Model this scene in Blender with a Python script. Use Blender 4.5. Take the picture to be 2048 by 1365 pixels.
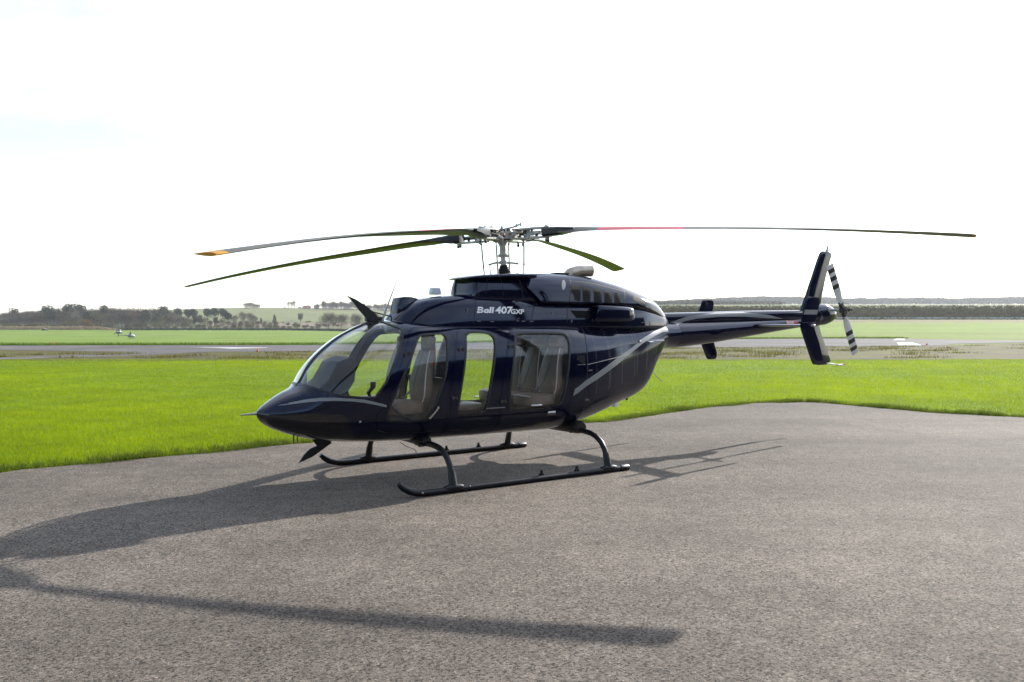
import bpy, bmesh, math, random
import numpy as np
from mathutils import Vector, Matrix
from mathutils import noise as mnoise
from mathutils.bvhtree import BVHTree
from mathutils.interpolate import poly_3d_calc

scene = bpy.context.scene
for o in list(bpy.data.objects): bpy.data.objects.remove(o, do_unlink=True)
COL = scene.collection
R = math.radians
random.seed(7); RNG = np.random.default_rng(7)

# ------------------------------------------------------------------ camera
cam_d = bpy.data.cameras.new('camera'); cam = bpy.data.objects.new('camera', cam_d); COL.objects.link(cam)
cam_d.sensor_width = 36; cam_d.lens = 29.0; cam_d.clip_start = .1; cam_d.clip_end = 20000
cam.location = (0, 0, 1.849); cam.rotation_euler = (R(90-1.306), 0, 0)
scene.camera = cam
# ------------------------------------------------------------------ sun, sky, exposure
SUN_TO = Vector((1.41, 1.40, 1.0)).normalized()          # direction towards the sun
sun_el = math.asin(SUN_TO.z); sun_az = math.atan2(SUN_TO.x, SUN_TO.y)
sd = bpy.data.lights.new('sun', 'SUN'); sun = bpy.data.objects.new('sun', sd); COL.objects.link(sun)
sd.energy = 3.6; sd.angle = R(.55); sd.color = (1, .955, .89)
sun.rotation_euler = (-SUN_TO).to_track_quat('-Z', 'Y').to_euler(); sun.location = (60, 60, 80)
w = bpy.data.worlds.new('World'); scene.world = w; w.use_nodes = True
nt = w.node_tree; nt.nodes.clear(); L = nt.links.new
def wn(t, **k):
    n = nt.nodes.new(t)
    for a, b in k.items(): setattr(n, a, b)
    return n
out = wn('ShaderNodeOutputWorld'); bg = wn('ShaderNodeBackground'); bg.inputs['Strength'].default_value = .102
sky = wn('ShaderNodeTexSky', sky_type='NISHITA', sun_disc=False, sun_elevation=sun_el, sun_rotation=sun_az,
         air_density=1.0, dust_density=.6, ozone_density=1.0, altitude=80)
tc = wn('ShaderNodeTexCoord'); sep = wn('ShaderNodeSeparateXYZ'); L(tc.outputs['Generated'], sep.inputs[0])
SKY_OFF = (7.3, 2.2, 0)
# thin broken cloud sheet: noise on the direction projected to a layer overhead
add = wn('ShaderNodeMath', operation='ADD'); add.inputs[1].default_value = .16; L(sep.outputs['Z'], add.inputs[0])
mx = wn('ShaderNodeMath', operation='MAXIMUM'); mx.inputs[1].default_value = .05; L(add.outputs[0], mx.inputs[0])
dv = wn('ShaderNodeVectorMath', operation='DIVIDE'); L(tc.outputs['Generated'], dv.inputs[0])
cb = wn('ShaderNodeCombineXYZ'); [L(mx.outputs[0], cb.inputs[i]) for i in range(3)]; L(cb.outputs[0], dv.inputs[1])
nz = wn('ShaderNodeTexNoise'); nz.inputs['Scale'].default_value = 1.15; nz.inputs['Detail'].default_value = 7; nz.inputs['Roughness'].default_value = .58
mpn = wn('ShaderNodeMapping'); mpn.inputs['Location'].default_value = SKY_OFF; L(dv.outputs[0], mpn.inputs[0]); L(mpn.outputs[0], nz.inputs['Vector'])
rp = wn('ShaderNodeValToRGB'); rp.color_ramp.elements[0].position = .36; rp.color_ramp.elements[1].position = .60
L(nz.outputs['Fac'], rp.inputs[0])
cm = wn('ShaderNodeMath', operation='MULTIPLY'); cm.inputs[1].default_value = .88; L(rp.outputs[0], cm.inputs[0])
nz2 = wn('ShaderNodeTexNoise'); nz2.inputs['Scale'].default_value = 2.6; nz2.inputs['Detail'].default_value = 5; L(dv.outputs[0], nz2.inputs['Vector'])
rp2 = wn('ShaderNodeValToRGB'); rp2.color_ramp.elements[0].position = .3; rp2.color_ramp.elements[1].position = .7
rp2.color_ramp.elements[0].color = (2.1, 2.2, 2.36, 1); rp2.color_ramp.elements[1].color = (3.3, 3.33, 3.36, 1); L(nz2.outputs['Fac'], rp2.inputs[0])
# thin cloud scatters forwards, so it is brighter towards the sun
dt = wn('ShaderNodeVectorMath', operation='DOT_PRODUCT'); L(tc.outputs['Generated'], dt.inputs[0]); dt.inputs[1].default_value = SUN_TO
fw = wn('ShaderNodeMapRange'); fw.inputs['From Min'].default_value = -1; fw.inputs['From Max'].default_value = 1; fw.inputs['To Min'].default_value = 0; fw.inputs['To Max'].default_value = 1; L(dt.outputs['Value'], fw.inputs['Value'])
fp = wn('ShaderNodeMath', operation='POWER'); fp.inputs[1].default_value = 2.0; L(fw.outputs[0], fp.inputs[0])
fm = wn('ShaderNodeMath', operation='MULTIPLY_ADD'); fm.inputs[1].default_value = 2.7; fm.inputs[2].default_value = .32; L(fp.outputs[0], fm.inputs[0])
ccl = wn('ShaderNodeMixRGB', blend_type='MULTIPLY'); ccl.inputs[0].default_value = 1; L(rp2.outputs[0], ccl.inputs[1]); L(fm.outputs[0], ccl.inputs[2])
mxc = wn('ShaderNodeMixRGB'); L(cm.outputs[0], mxc.inputs[0]); L(sky.outputs[0], mxc.inputs[1]); L(ccl.outputs[0], mxc.inputs[2])
addsky = wn('ShaderNodeMixRGB', blend_type='ADD'); addsky.inputs[0].default_value = .16; L(mxc.outputs[0], addsky.inputs[1]); L(sky.outputs[0], addsky.inputs[2])
L(addsky.outputs[0], bg.inputs['Color']); L(bg.outputs[0], out.inputs['Surface'])
vs = scene.view_settings; vs.view_transform = 'Standard'; vs.look = 'None'; vs.gamma = 1.0; vs.use_curve_mapping = False
vs.exposure = 1.55
scene.render.engine = 'CYCLES'
cy = scene.cycles; cy.max_bounces = 10; cy.transparent_max_bounces = 16; cy.volume_bounces = 0

# ------------------------------------------------------------------ materials
MATS = {}
def mat(name, col=(.5, .5, .5), rough=.5, metal=0.0, coat=0.0, spec=.5, bump=0.0, bscale=50, var=0.0, vscale=6.0, coord='Object', sheen=0):
    if name in MATS: return MATS[name]
    m = bpy.data.materials.new(name); m.use_nodes = True; t = m.node_tree; b = t.nodes['Principled BSDF']
    b.inputs['Base Color'].default_value = (*col, 1); b.inputs['Roughness'].default_value = rough; b.inputs['Metallic'].default_value = metal
    b.inputs['Coat Weight'].default_value = coat; b.inputs['Coat Roughness'].default_value = .03; b.inputs['Specular IOR Level'].default_value = spec
    tcn = t.nodes.new('ShaderNodeTexCoord')
    if var:
        n = t.nodes.new('ShaderNodeTexNoise'); n.inputs['Scale'].default_value = vscale; n.inputs['Detail'].default_value = 6
        t.links.new(tcn.outputs[coord], n.inputs['Vector'])
        r = t.nodes.new('ShaderNodeValToRGB'); r.color_ramp.elements[0].position = .3; r.color_ramp.elements[1].position = .7
        r.color_ramp.elements[0].color = (*[c*(1-var) for c in col], 1); r.color_ramp.elements[1].color = (*[min(c*(1+var), 1) for c in col], 1)
        t.links.new(n.outputs['Fac'], r.inputs[0]); t.links.new(r.outputs[0], b.inputs['Base Color'])
        r2 = t.nodes.new('ShaderNodeMapRange'); r2.inputs['To Min'].default_value = max(rough-.08, .02); r2.inputs['To Max'].default_value = rough+.08
        t.links.new(n.outputs['Fac'], r2.inputs['Value']); t.links.new(r2.outputs[0], b.inputs['Roughness'])
    if bump:
        n = t.nodes.new('ShaderNodeTexNoise'); n.inputs['Scale'].default_value = bscale; n.inputs['Detail'].default_value = 4
        t.links.new(tcn.outputs[coord], n.inputs['Vector'])
        bp = t.nodes.new('ShaderNodeBump'); bp.inputs['Strength'].default_value = bump; bp.inputs['Distance'].default_value = .01
        t.links.new(n.outputs['Fac'], bp.inputs['Height']); t.links.new(bp.outputs[0], b.inputs['Normal'])
    MATS[name] = m; return m
def glass_mat(name, tint, ior=1.45, dust=.02):
    m = bpy.data.materials.new(name); m.use_nodes = True; t = m.node_tree; t.nodes.clear()
    o = t.nodes.new('ShaderNodeOutputMaterial'); tr = t.nodes.new('ShaderNodeBsdfTransparent'); tr.inputs[0].default_value = (*tint, 1)
    gl = t.nodes.new('ShaderNodeBsdfGlossy'); gl.inputs['Roughness'].default_value = .012; gl.inputs[0].default_value = (1, 1, 1, 1)
    lw = t.nodes.new('ShaderNodeLayerWeight'); lw.inputs['Blend'].default_value = .5     # facing term, same from both sides
    pw = t.nodes.new('ShaderNodeMath'); pw.operation = 'POWER'; pw.inputs[1].default_value = 5; t.links.new(lw.outputs['Facing'], pw.inputs[0])
    fr = t.nodes.new('ShaderNodeMath'); fr.operation = 'MULTIPLY_ADD'; f0 = ((ior-1)/(ior+1))**2; fr.inputs[1].default_value = 1-f0; fr.inputs[2].default_value = f0; t.links.new(pw.outputs[0], fr.inputs[0])
    df = t.nodes.new('ShaderNodeBsdfDiffuse'); df.inputs[0].default_value = (.55, .55, .55, 1)
    m0 = t.nodes.new('ShaderNodeMixShader'); m0.inputs[0].default_value = dust
    m1 = t.nodes.new('ShaderNodeMixShader')
    t.links.new(tr.outputs[0], m0.inputs[1]); t.links.new(df.outputs[0], m0.inputs[2])
    t.links.new(fr.outputs[0], m1.inputs[0]); t.links.new(m0.outputs[0], m1.inputs[1]); t.links.new(gl.outputs[0], m1.inputs[2])
    t.links.new(m1.outputs[0], o.inputs['Surface']); MATS[name] = m; return m
PAINT = mat('navy_paint', (.0022, .0028, .0150), .08, coat=0, spec=.48, bump=.012, bscale=7, var=.15, vscale=3)
PAINT.node_tree.nodes['Principled BSDF'].inputs['Specular Tint'].default_value = (.80, .86, 1.0, 1)   # blue put into the reflections to stand in for bluer sky
GLASS = glass_mat('clear_acrylic', (.955, .962, .958), 1.42, .004)
DGLASS = mat('chin_glass', (.006, .006, .008), .04, coat=.5)
RUBBER = mat('black_rubber', (.012, .012, .013), .55)
BLACK = mat('black_satin', (.010, .010, .012), .38, var=.2, vscale=20)
HOLE = mat('dark_void', (.004, .004, .005), .8)
SILVER = mat('silver_stripe', (.20, .21, .215), .30)
INTER = mat('interior_trim', (.15, .135, .12), .75, var=.15)
LEATHER = mat('taupe_leather', (.165, .125, .095), .48, var=.12, vscale=9, bump=.12, bscale=60)
PIPING = mat('pale_piping', (.62, .60, .56), .5)
PANELM = mat('panel_charcoal', (.014, .015, .018), .6, spec=.25)
HUBM = mat('hub_grey', (.42, .42, .39), .42, metal=.25, var=.25, vscale=18)
STEEL = mat('steel', (.34, .34, .34), .3, metal=.9, var=.2, vscale=30)
DARKST = mat('dark_fitting', (.05, .045, .042), .45, metal=.4, var=.4, vscale=40)
BRONZE = mat('bronze_fitting', (.20, .11, .055), .45, metal=.5)
WHITE = mat('white_paint', (.75, .75, .74), .35)
RED = mat('red_paint', (.42, .02, .025), .4)
EXHM = mat('exhaust_steel', (.46, .40, .32), .32, metal=.75, var=.25, vscale=9)
BLUNDER = mat('blade_underside', (.028, .030, .022), .38, var=.25, vscale=5)
BLTOP = mat('blade_top_grey', (.085, .085, .075), .6, spec=.25, var=.12, vscale=4)
BLRED = mat('blade_red', (.40, .04, .05), .55, spec=.3)
BLTIP = mat('blade_tip_amber', (.46, .215, .015), .55, spec=.3)
TRBLACK = mat('tail_blade_black', (.02, .02, .022), .4)
SKIDM = mat('skid_dark', (.0045, .005, .008), .36, spec=.32, var=.35, vscale=14, bump=.03, bscale=40)

# ------------------------------------------------------------------ mesh helpers
def link(o, parent=None):
    COL.objects.link(o)
    if parent: o.parent = parent
    return o
def tag(o, label=None, cat=None, group=None, kind=None):
    if label: o['label'] = label
    if cat: o['category'] = cat
    if group: o['group'] = group
    if kind: o['kind'] = kind
    return o
def empty(name, loc=(0, 0, 0), rz=0.0, parent=None):
    o = bpy.data.objects.new(name, None); o.empty_display_size = .3; o.location = loc; o.rotation_euler = (0, 0, rz)
    return link(o, parent)
class MB:
    def __init__(s): s.v = []; s.f = []; s.m = []
    def add(s, v, f, m=0):
        b = len(s.v); s.v += [tuple(p) for p in v]; s.f += [tuple(i+b for i in q) for q in f]; s.m += [m]*len(f); return s
    def box(s, c, d, rot=None, m=0, taper=1.0):
        x, y, z = d[0]/2, d[1]/2, d[2]/2
        P = [(-x, -y, -z), (x, -y, -z), (x, y, -z), (-x, y, -z), (-x*taper, -y*taper, z), (x*taper, -y*taper, z), (x*taper, y*taper, z), (-x*taper, y*taper, z)]
        M = rot if rot is not None else Matrix.Identity(3)
        return s.add([Vector(c)+M@Vector(p) for p in P], [(3, 2, 1, 0), (4, 5, 6, 7), (0, 1, 5, 4), (1, 2, 6, 5), (2, 3, 7, 6), (3, 0, 4, 7)], m)
    def tube(s, path, r, n=10, m=0, cap=True, sq=1.0):
        P = [Vector(p) for p in path]; k = len(P); rs = r if isinstance(r, (list, tuple)) else [r]*k
        t0 = (P[1]-P[0]).normalized(); up = Vector((0, 0, 1)) if abs(t0.z) < .9 else Vector((1, 0, 0))
        nrm = (up-t0*up.dot(t0)).normalized(); V = []
        for i in range(k):
            t = (P[min(i+1, k-1)]-P[max(i-1, 0)]).normalized()
            nrm = (nrm-t*nrm.dot(t)).normalized(); bi = t.cross(nrm)
            V += [P[i]+(nrm*math.cos(a)*sq+bi*math.sin(a))*rs[i] for a in [2*math.pi*j/n for j in range(n)]]
        F = [(i*n+j, i*n+(j+1) % n, (i+1)*n+(j+1) % n, (i+1)*n+j) for i in range(k-1) for j in range(n)]
        if cap: F += [tuple(range(n-1, -1, -1)), tuple((k-1)*n+j for j in range(n))]
        return s.add(V, F, m)
    def cyl(s, a, b, r, n=14, m=0): return s.tube([a, b], r, n, m)
    def loft(s, rings, m=0, cap0=True, cap1=True):
        n = len(rings[0]); V = [p for q in rings for p in q]
        F = [(i*n+j, i*n+(j+1) % n, (i+1)*n+(j+1) % n, (i+1)*n+j) for i in range(len(rings)-1) for j in range(n)]
        if cap0: F.append(tuple(range(n-1, -1, -1)))
        if cap1: F.append(tuple((len(rings)-1)*n+j for j in range(n)))
        return s.add(V, F, m)
    def sphere(s, c, r, n=12, m=0):
        rx, ry, rz = r if isinstance(r, (list, tuple)) else (r, r, r); h = n//2
        rings = [[(c[0]+rx*math.sin(math.pi*i/h)*math.cos(2*math.pi*j/n), c[1]+ry*math.sin(math.pi*i/h)*math.sin(2*math.pi*j/n), c[2]-rz*math.cos(math.pi*i/h)) for j in range(n)] for i in range(h+1)]
        rings[0] = [(c[0]+(p[0]-c[0])*.02, c[1]+(p[1]-c[1])*.02, c[2]-rz) for p in rings[1]]; rings[-1] = [(c[0]+(p[0]-c[0])*.02, c[1]+(p[1]-c[1])*.02, c[2]+rz) for p in rings[-2]]
        return s.loft(rings, m)
    def prism(s, poly, y0, y1, m=0):
        "polygon in (x,z) pushed along y"
        n = len(poly); a = sum(poly[i][0]*poly[(i+1) % n][1]-poly[(i+1) % n][0]*poly[i][1] for i in range(n))
        if a > 0: poly = poly[::-1]
        V = [(x, y0, z) for x, z in poly]+[(x, y1, z) for x, z in poly]
        F = [tuple(range(n-1, -1, -1)), tuple(range(n, 2*n))]+[(i, (i+1) % n, n+(i+1) % n, n+i) for i in range(n)]
        return s.add(V, F, m)
    def mesh(s, name='m', mats=(), smooth=True, angle=35):
        me = bpy.data.meshes.new(name); me.from_pydata(s.v, [], s.f)
        for q in mats: me.materials.append(q)
        if len(mats) > 1: me.polygons.foreach_set('material_index', s.m)
        bm = bmesh.new(); bm.from_mesh(me); bmesh.ops.recalc_face_normals(bm, faces=bm.faces); bm.to_mesh(me); bm.free()
        if smooth:
            me.shade_smooth(); me.set_sharp_from_angle(angle=R(angle))
        me.update(); return me
    def build(s, name, mats, parent=None, smooth=True, angle=35, bevel=0):
        if not isinstance(mats, (list, tuple)): mats = [mats]
        o = bpy.data.objects.new(name, s.mesh(name, mats, smooth, angle)); link(o, parent)
        if bevel:
            b = o.modifiers.new('bevel', 'BEVEL'); b.width = bevel; b.segments = 2; b.limit_method = 'ANGLE'; b.angle_limit = R(40)
        return o
def boolean(a, b, op):
    oa = bpy.data.objects.new('ta', a); ob = bpy.data.objects.new('tb', b); COL.objects.link(oa); COL.objects.link(ob)
    m = oa.modifiers.new('b', 'BOOLEAN'); m.operation = op; m.object = ob; m.solver = 'EXACT'
    dg = bpy.context.evaluated_depsgraph_get(); r = bpy.data.meshes.new_from_object(oa.evaluated_get(dg), depsgraph=dg)
    bpy.data.objects.remove(oa); bpy.data.objects.remove(ob); return r
def mirror_mesh(me):
    c = me.copy(); bm = bmesh.new(); bm.from_mesh(c)
    for v in bm.verts: v.co.y = -v.co.y
    bmesh.ops.reverse_faces(bm, faces=bm.faces); bm.to_mesh(c); bm.free(); return c
def chaikin(P, it=1):
    for _ in range(it):
        Q = []
        for i in range(len(P)):
            a, b = P[i], P[(i+1) % len(P)]
            Q += [(a[0]*.75+b[0]*.25, a[1]*.75+b[1]*.25), (a[0]*.25+b[0]*.75, a[1]*.25+b[1]*.75)]
        P = Q
    return P
def grow(P, d):
    n = len(P); a = sum(P[i][0]*P[(i+1) % n][1]-P[(i+1) % n][0]*P[i][1] for i in range(n)); s = 1 if a > 0 else -1; Q = []
    for i in range(n):
        p0, p, p1 = Vector(P[i-1]), Vector(P[i]), Vector(P[(i+1) % n])
        t0 = (p-p0).normalized(); t1 = (p1-p).normalized(); n0 = Vector((t0.y, -t0.x))*s; n1 = Vector((t1.y, -t1.x))*s
        b = n0+n1; b = b/max(b.length_squared/2, .5); q = p+b*d; Q.append((q.x, q.y))
    return Q
import math
def interp(tab, x):
    """tab rows sorted by descending x: [x, v1, v2 ...]; smooth (pchip-like) interpolation"""
    n = len(tab)
    if x >= tab[0][0]: return tab[0][1:]
    if x <= tab[-1][0]: return tab[-1][1:]
    for i in range(n-1):
        if tab[i][0] >= x >= tab[i+1][0]: break
    a, b = tab[i], tab[i+1]
    h = a[0]-b[0]; t = (a[0]-x)/h
    out = []
    for k in range(1, len(a)):
        d = (b[k]-a[k])/h
        def slope(j):
            if j == 0 or j == n-1: return None
            h0 = tab[j-1][0]-tab[j][0]; h1 = tab[j][0]-tab[j+1][0]
            d0 = (tab[j][k]-tab[j-1][k])/h0; d1 = (tab[j+1][k]-tab[j][k])/h1
            if d0*d1 <= 0: return 0.0
            return 3*(h0+h1)/((2*h1+h0)/d0+(h1+2*h0)/d1)
        m0 = slope(i); m1 = slope(i+1)
        if m0 is None: m0 = d if m1 is None else 1.5*d-.5*m1
        if m1 is None: m1 = 1.5*d-.5*m0
        t2, t3 = t*t, t*t*t
        out.append((2*t3-3*t2+1)*a[k]+(t3-2*t2+t)*h*m0+(-2*t3+3*t2)*b[k]+(t3-t2)*h*m1)
    return out
#        x     zb     zt     w     zm    nl   nu
FUS = [(3.172, .845,  .880, .015, .864, 2.0, 2.0),
       (3.150, .800,  .905, .085, .858, 2.0, 2.0),
       (3.080, .735,  .960, .180, .852, 2.1, 2.0),
       (2.900, .645, 1.070, .330, .850, 2.2, 2.1),
       (2.740, .590, 1.148, .440, .865, 2.3, 2.2),
       (2.600, .555, 1.370, .510, .890, 2.4, 2.2),
       (2.450, .530, 1.530, .565, .920, 2.5, 2.3),
       (2.150, .497, 1.735, .640, 1.00, 2.6, 2.4),
       (1.800, .476, 1.862, .688, 1.08, 2.7, 2.6),
       (1.400, .464, 1.885, .706, 1.12, 2.8, 2.8),
       (0.500, .456, 1.888, .712, 1.13, 2.8, 2.9),
       (-.400, .450, 1.888, .712, 1.13, 2.8, 2.9),
       (-.750, .480, 1.885, .700, 1.14, 2.7, 2.8),
       (-1.20, .560, 1.875, .630, 1.20, 2.5, 2.6),
       (-1.75, .710, 1.865, .500, 1.32, 2.4, 2.5),
       (-2.22, .860, 1.860, .395, 1.46, 2.3, 2.4),
       (-2.42, 1.17, 1.855, .345, 1.54, 2.2, 2.3),
       (-2.60, 1.440, 1.855, .300, 1.64, 2.1, 2.2),
       (-2.90, 1.468, 1.860, .262, 1.664, 2.0, 2.0)]
TAPER = {}            # cowl sides given an inward lean to mirror the sky: name of table -> (from height, share per metre)
def lean(tab, z):
    t = TAPER.get(id(tab)); return 1-t[1]*max(0, z-t[0]) if t else 1.0
def sec(tab, x, inset=0.0):
    zb, zt, w, zm, nl, nu = interp(tab, x)
    return zb+inset, zt-inset, max(w-inset, .004), zm, nl, nu
def ring(tab, x, N=72, inset=0.0):
    zb, zt, w, zm, nl, nu = sec(tab, x, inset)
    pts = []
    for k in range(N):
        t = 2*math.pi*k/N-math.pi/2
        c, s = math.cos(t), math.sin(t)
        n, h = (nu, zt-zm) if s >= 0 else (nl, zm-zb)
        y = w*math.copysign(abs(c)**(2/n), c) if abs(c) > 1e-9 else 0
        z = zm+h*math.copysign(abs(s)**(2/n), s)
        pts.append((x, y*lean(tab, z), z))
    return pts
def halfw(tab, x, z):
    zb, zt, w, zm, nl, nu = sec(tab, x)
    n, h = (nu, zt-zm) if z >= zm else (nl, zm-zb)
    q = abs(z-zm)/h
    return w*(1-q**n)**(1/n)*lean(tab, z) if q < 1 else -1
BOOM = [(-2.30, 1.480, 1.800, .20, 1.66, 2, 2), (-2.86, 1.468, 1.866, .215, 1.667, 2, 2), (-3.5, 1.505, 1.875, .196, 1.69, 2, 2),
        (-4.62, 1.622, 1.895, .150, 1.76, 2, 2), (-5.92, 1.762, 1.925, .092, 1.845, 2, 2), (-6.35, 1.80, 1.94, .085, 1.87, 2, 2)]
COVER = [(-2.55, 1.80, 1.975, .085, 1.88, 2, 3), (-2.86, 1.80, 1.985, .10, 1.88, 2, 3), (-3.5, 1.81, 2.000, .098, 1.90, 2, 3), (-4.62, 1.84, 2.030, .092, 1.92, 2, 3),
         (-5.92, 1.87, 2.050, .085, 1.95, 2, 3), (-6.35, 1.88, 2.055, .085, 1.95, 2, 3)]
LOWC = [(1.650, 1.72, 1.850, .120, 1.80, 2, 2.2), (1.600, 1.72, 1.900, .240, 1.80, 2, 2.3), (1.520, 1.72, 1.990, .330, 1.80, 2, 2.5), (1.420, 1.72, 2.065, .385, 1.80, 2, 2.8), (1.28, 1.72, 2.120, .420, 1.80, 2, 3.2),
        (.960, 1.72, 2.170, .468, 1.80, 2, 4.4), (.640, 1.72, 2.190, .480, 1.80, 2, 5), (.10, 1.72, 2.185, .485, 1.80, 2, 5), (-.10, 1.72, 2.165, .483, 1.80, 2, 5),
        (-.35, 1.72, 2.130, .478, 1.80, 2, 6), (-1.5, 1.72, 2.13, .472, 1.80, 2, 6), (-2.0, 1.72, 2.13, .425, 1.80, 2, 5), (-2.4, 1.72, 2.08, .310, 1.80, 2, 3.5), (-2.7, 1.72, 1.97, .190, 1.80, 2, 2.6), (-2.86, 1.72, 1.86, .08, 1.80, 2, 2)]
TRANS = [(.648, 2.08, 2.20, .200, 2.12, 2, 3), (.625, 2.08, 2.30, .300, 2.12, 2, 3.5), (.585, 2.08, 2.402, .335, 2.12, 2, 5), (.3, 2.08, 2.415, .355, 2.12, 2, 6), (-.62, 2.08, 2.43, .375, 2.12, 2, 6)]
LIP = [(.690, 2.386, 2.394, .15, 2.390, 2, 2), (.670, 2.380, 2.405, .255, 2.390, 2, 2), (.600, 2.376, 2.425, .345, 2.392, 2.5, 2.5), (.40, 2.384, 2.445, .415, 2.405, 3, 3), (.10, 2.392, 2.466, .445, 2.42, 3, 3), (-.2, 2.392, 2.478, .450, 2.42, 3, 3)]
ENG = [(.07, 2.075, 2.474, .452, 2.14, 5, 3.4), (-.6, 2.075, 2.490, .470, 2.14, 5, 3.4), (-1.03, 2.075, 2.486, .470, 2.14, 5, 3.4), (-1.6, 2.05, 2.405, .448, 2.12, 4, 3.1), (-2.1, 1.96, 2.288, .378, 2.06, 3, 2.6),
       (-2.39, 1.90, 2.200, .290, 1.99, 2.5, 2.4), (-2.58, 1.85, 2.100, .215, 1.92, 2.2, 2.2), (-2.73, 1.82, 1.975, .140, 1.87, 2, 2), (-2.86, 1.80, 1.850, .04, 1.82, 2, 2)]
TAPER[id(LOWC)] = (1.80, .52); TAPER[id(ENG)] = (2.10, .80); TAPER[id(TRANS)] = (2.12, .25)
# ================================================================== helicopter
HELI_LOC = (-.103, 10.608, 0); HELI_RZ = R(180+33.409)
heli = empty('helicopter', HELI_LOC, HELI_RZ)
tag(heli, 'dark navy blue helicopter with silver stripes parked on skids on the asphalt apron', 'helicopter')
def frange(a, b, n): return [a+(b-a)*i/(n-1) for i in range(n)]
def patch(tab, x0, x1, oo, oi, nx=40, N=96, ringf=None):
    "left half (y>=0) of a lofted skin between two offsets, as a closed solid"
    rf = ringf or (lambda x, o: ring(tab, x, N, -o)); h = N//2+1; V = []; xs = frange(x0, x1, nx)
    for off in (oo, oi):
        for x in xs: V += rf(x, off)[:h]
    K = nx*h; F = []
    for i in range(nx-1):
        for j in range(h-1):
            a = i*h+j; F += [(a, a+1, a+h+1, a+h), (K+a, K+a+h, K+a+h+1, K+a+1)]
        for j in (0, h-1): a = i*h+j; F.append((a, a+h, K+a+h, K+a))
    for i in (0, nx-1):
        for j in range(h-1): a = i*h+j; F.append((a, a+1, K+a+1, K+a))
    return MB().add(V, F).mesh('patch', [PAINT], smooth=False)
class Ref:
    def __init__(s, tab, N=96, n=140, ringf=None):
        xs = frange(tab[0][0]-.001, tab[-1][0]+.001, n); V = []
        for x in xs: V += (ringf(x, 0) if ringf else ring(tab, x, N))
        F = [(i*N+j, i*N+(j+1) % N, (i+1)*N+(j+1) % N, (i+1)*N+j) for i in range(n-1) for j in range(N)]
        me = bpy.data.meshes.new('ref'); me.from_pydata(V, [], F); me.update()
        s.V = [Vector(v) for v in V]; s.F = F; s.N = [v.normal.copy() for v in me.vertices]
        c = me.polygons[len(F)//2]
        if c.normal.dot(c.center-Vector((c.center.x, 0, 1.2))) < 0 and False: s.N = [-q for q in s.N]
        # outward check: the side point of a mid ring must point to +y
        k = (n//2)*N+N//4
        if s.N[k].y < 0: s.N = [-q for q in s.N]
        s.t = BVHTree.FromPolygons(s.V, F); bpy.data.meshes.remove(me)
    def normal(s, co):
        loc, nn, i, d = s.t.find_nearest(co)
        f = s.F[i]; ws = poly_3d_calc([s.V[j] for j in f], loc); r = Vector()
        for wgt, j in zip(ws, f): r += s.N[j]*wgt
        return r.normalized()
def fixn(me, ref, lim=.8):
    "smooth normals taken from the uncut skin, flat ones on the cut edges"
    cache = {}; out = []
    for p in me.polygons:
        for vi in p.vertices:
            if vi not in cache: cache[vi] = ref.normal(me.vertices[vi].co)
            n = cache[vi]; d = n.dot(p.normal)
            out.append(n if d > lim else (-n if d < -lim else p.normal.copy()))
    me.polygons.foreach_set('use_smooth', [True]*len(me.polygons)); me.normals_split_custom_set(out); me.update(); return me
def setmat(me, m):
    me.materials.clear(); me.materials.append(m); me.polygons.foreach_set('material_index', [0]*len(me.polygons)); return me
def mobj(name, me, parent): return link(bpy.data.objects.new(name, me), parent)
def prismm(P, y0=.25, y1=1.2, m=None): return MB().prism(P, y0, y1).mesh('c', [m or RUBBER], smooth=False)
FREF = Ref(FUS)
def decal(name, tab, ref, P, m, parent, oo=.0015, oi=-.004, y0=.02, both=True, nx=None, label=None):
    xs = [p[0] for p in P]; a, b = min(xs)-.03, max(xs)+.03
    a = max(a, tab[-1][0]); b = min(b, tab[0][0]-.002)
    me = boolean(patch(tab, a, b, oo, oi, nx or max(8, int((b-a)/.03)), 120), prismm(P, y0), 'INTERSECT')
    setmat(me, m); fixn(me, ref); r = [mobj(name, me, parent)]
    if both:
        m2 = mirror_mesh(me); fixn(m2, ref); r.append(mobj(name, m2, parent))
    if label: r[0]['label'] = label
    return r
def ribbon(P, wd):
    L_, R_ = [], []
    for i in range(len(P)):
        a, b = Vector(P[max(i-1, 0)]), Vector(P[min(i+1, len(P)-1)]); t = (b-a).normalized(); n = Vector((-t.y, t.x))*wd/2
        w_ = wd
        L_.append((P[i][0]+n.x, P[i][1]+n.y)); R_.append((P[i][0]-n.x, P[i][1]-n.y))
    return L_+R_[::-1]
WSH = [(2.80, 1.160), (2.703, 1.172), (2.62, 1.13), (2.506, 1.085), (2.33, 1.054), (2.16, 1.036), (2.075, 1.040), (1.953, 1.204), (1.869, 1.382), (1.773, 1.571), (1.680, 1.725), (1.674, 1.770), (1.70, 1.80), (1.768, 1.838), (1.85, 1.93), (2.1, 1.93), (2.4, 1.78), (2.72, 1.45)]
CDOOR = [(1.539, 1.785), (1.302, 1.790), (1.145, 1.778), (1.085, 1.730), (1.073, 1.630), (1.11, 1.487), (1.165, 1.30), (1.181, 1.114), (1.192, .732), (1.165, .590), (1.509, .596), (1.912, .624), (2.000, .655), (2.057, .741), (2.061, .843), (2.02, .89), (1.954, .945), (1.824, 1.299), (1.681, 1.597), (1.60, 1.74)]
CWIN = [(1.535, 1.65), (1.500, 1.690), (1.440, 1.704), (1.230, 1.711), (1.185, 1.698), (1.170, 1.647), (1.206, 1.515), (1.236, 1.292), (1.295, 1.119), (1.374, .936), (1.430, .795), (1.475, .750), (1.821, .762), (1.915, .770), (1.943, .800), (1.868, 1.021), (1.707, 1.342), (1.590, 1.560)]
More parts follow.
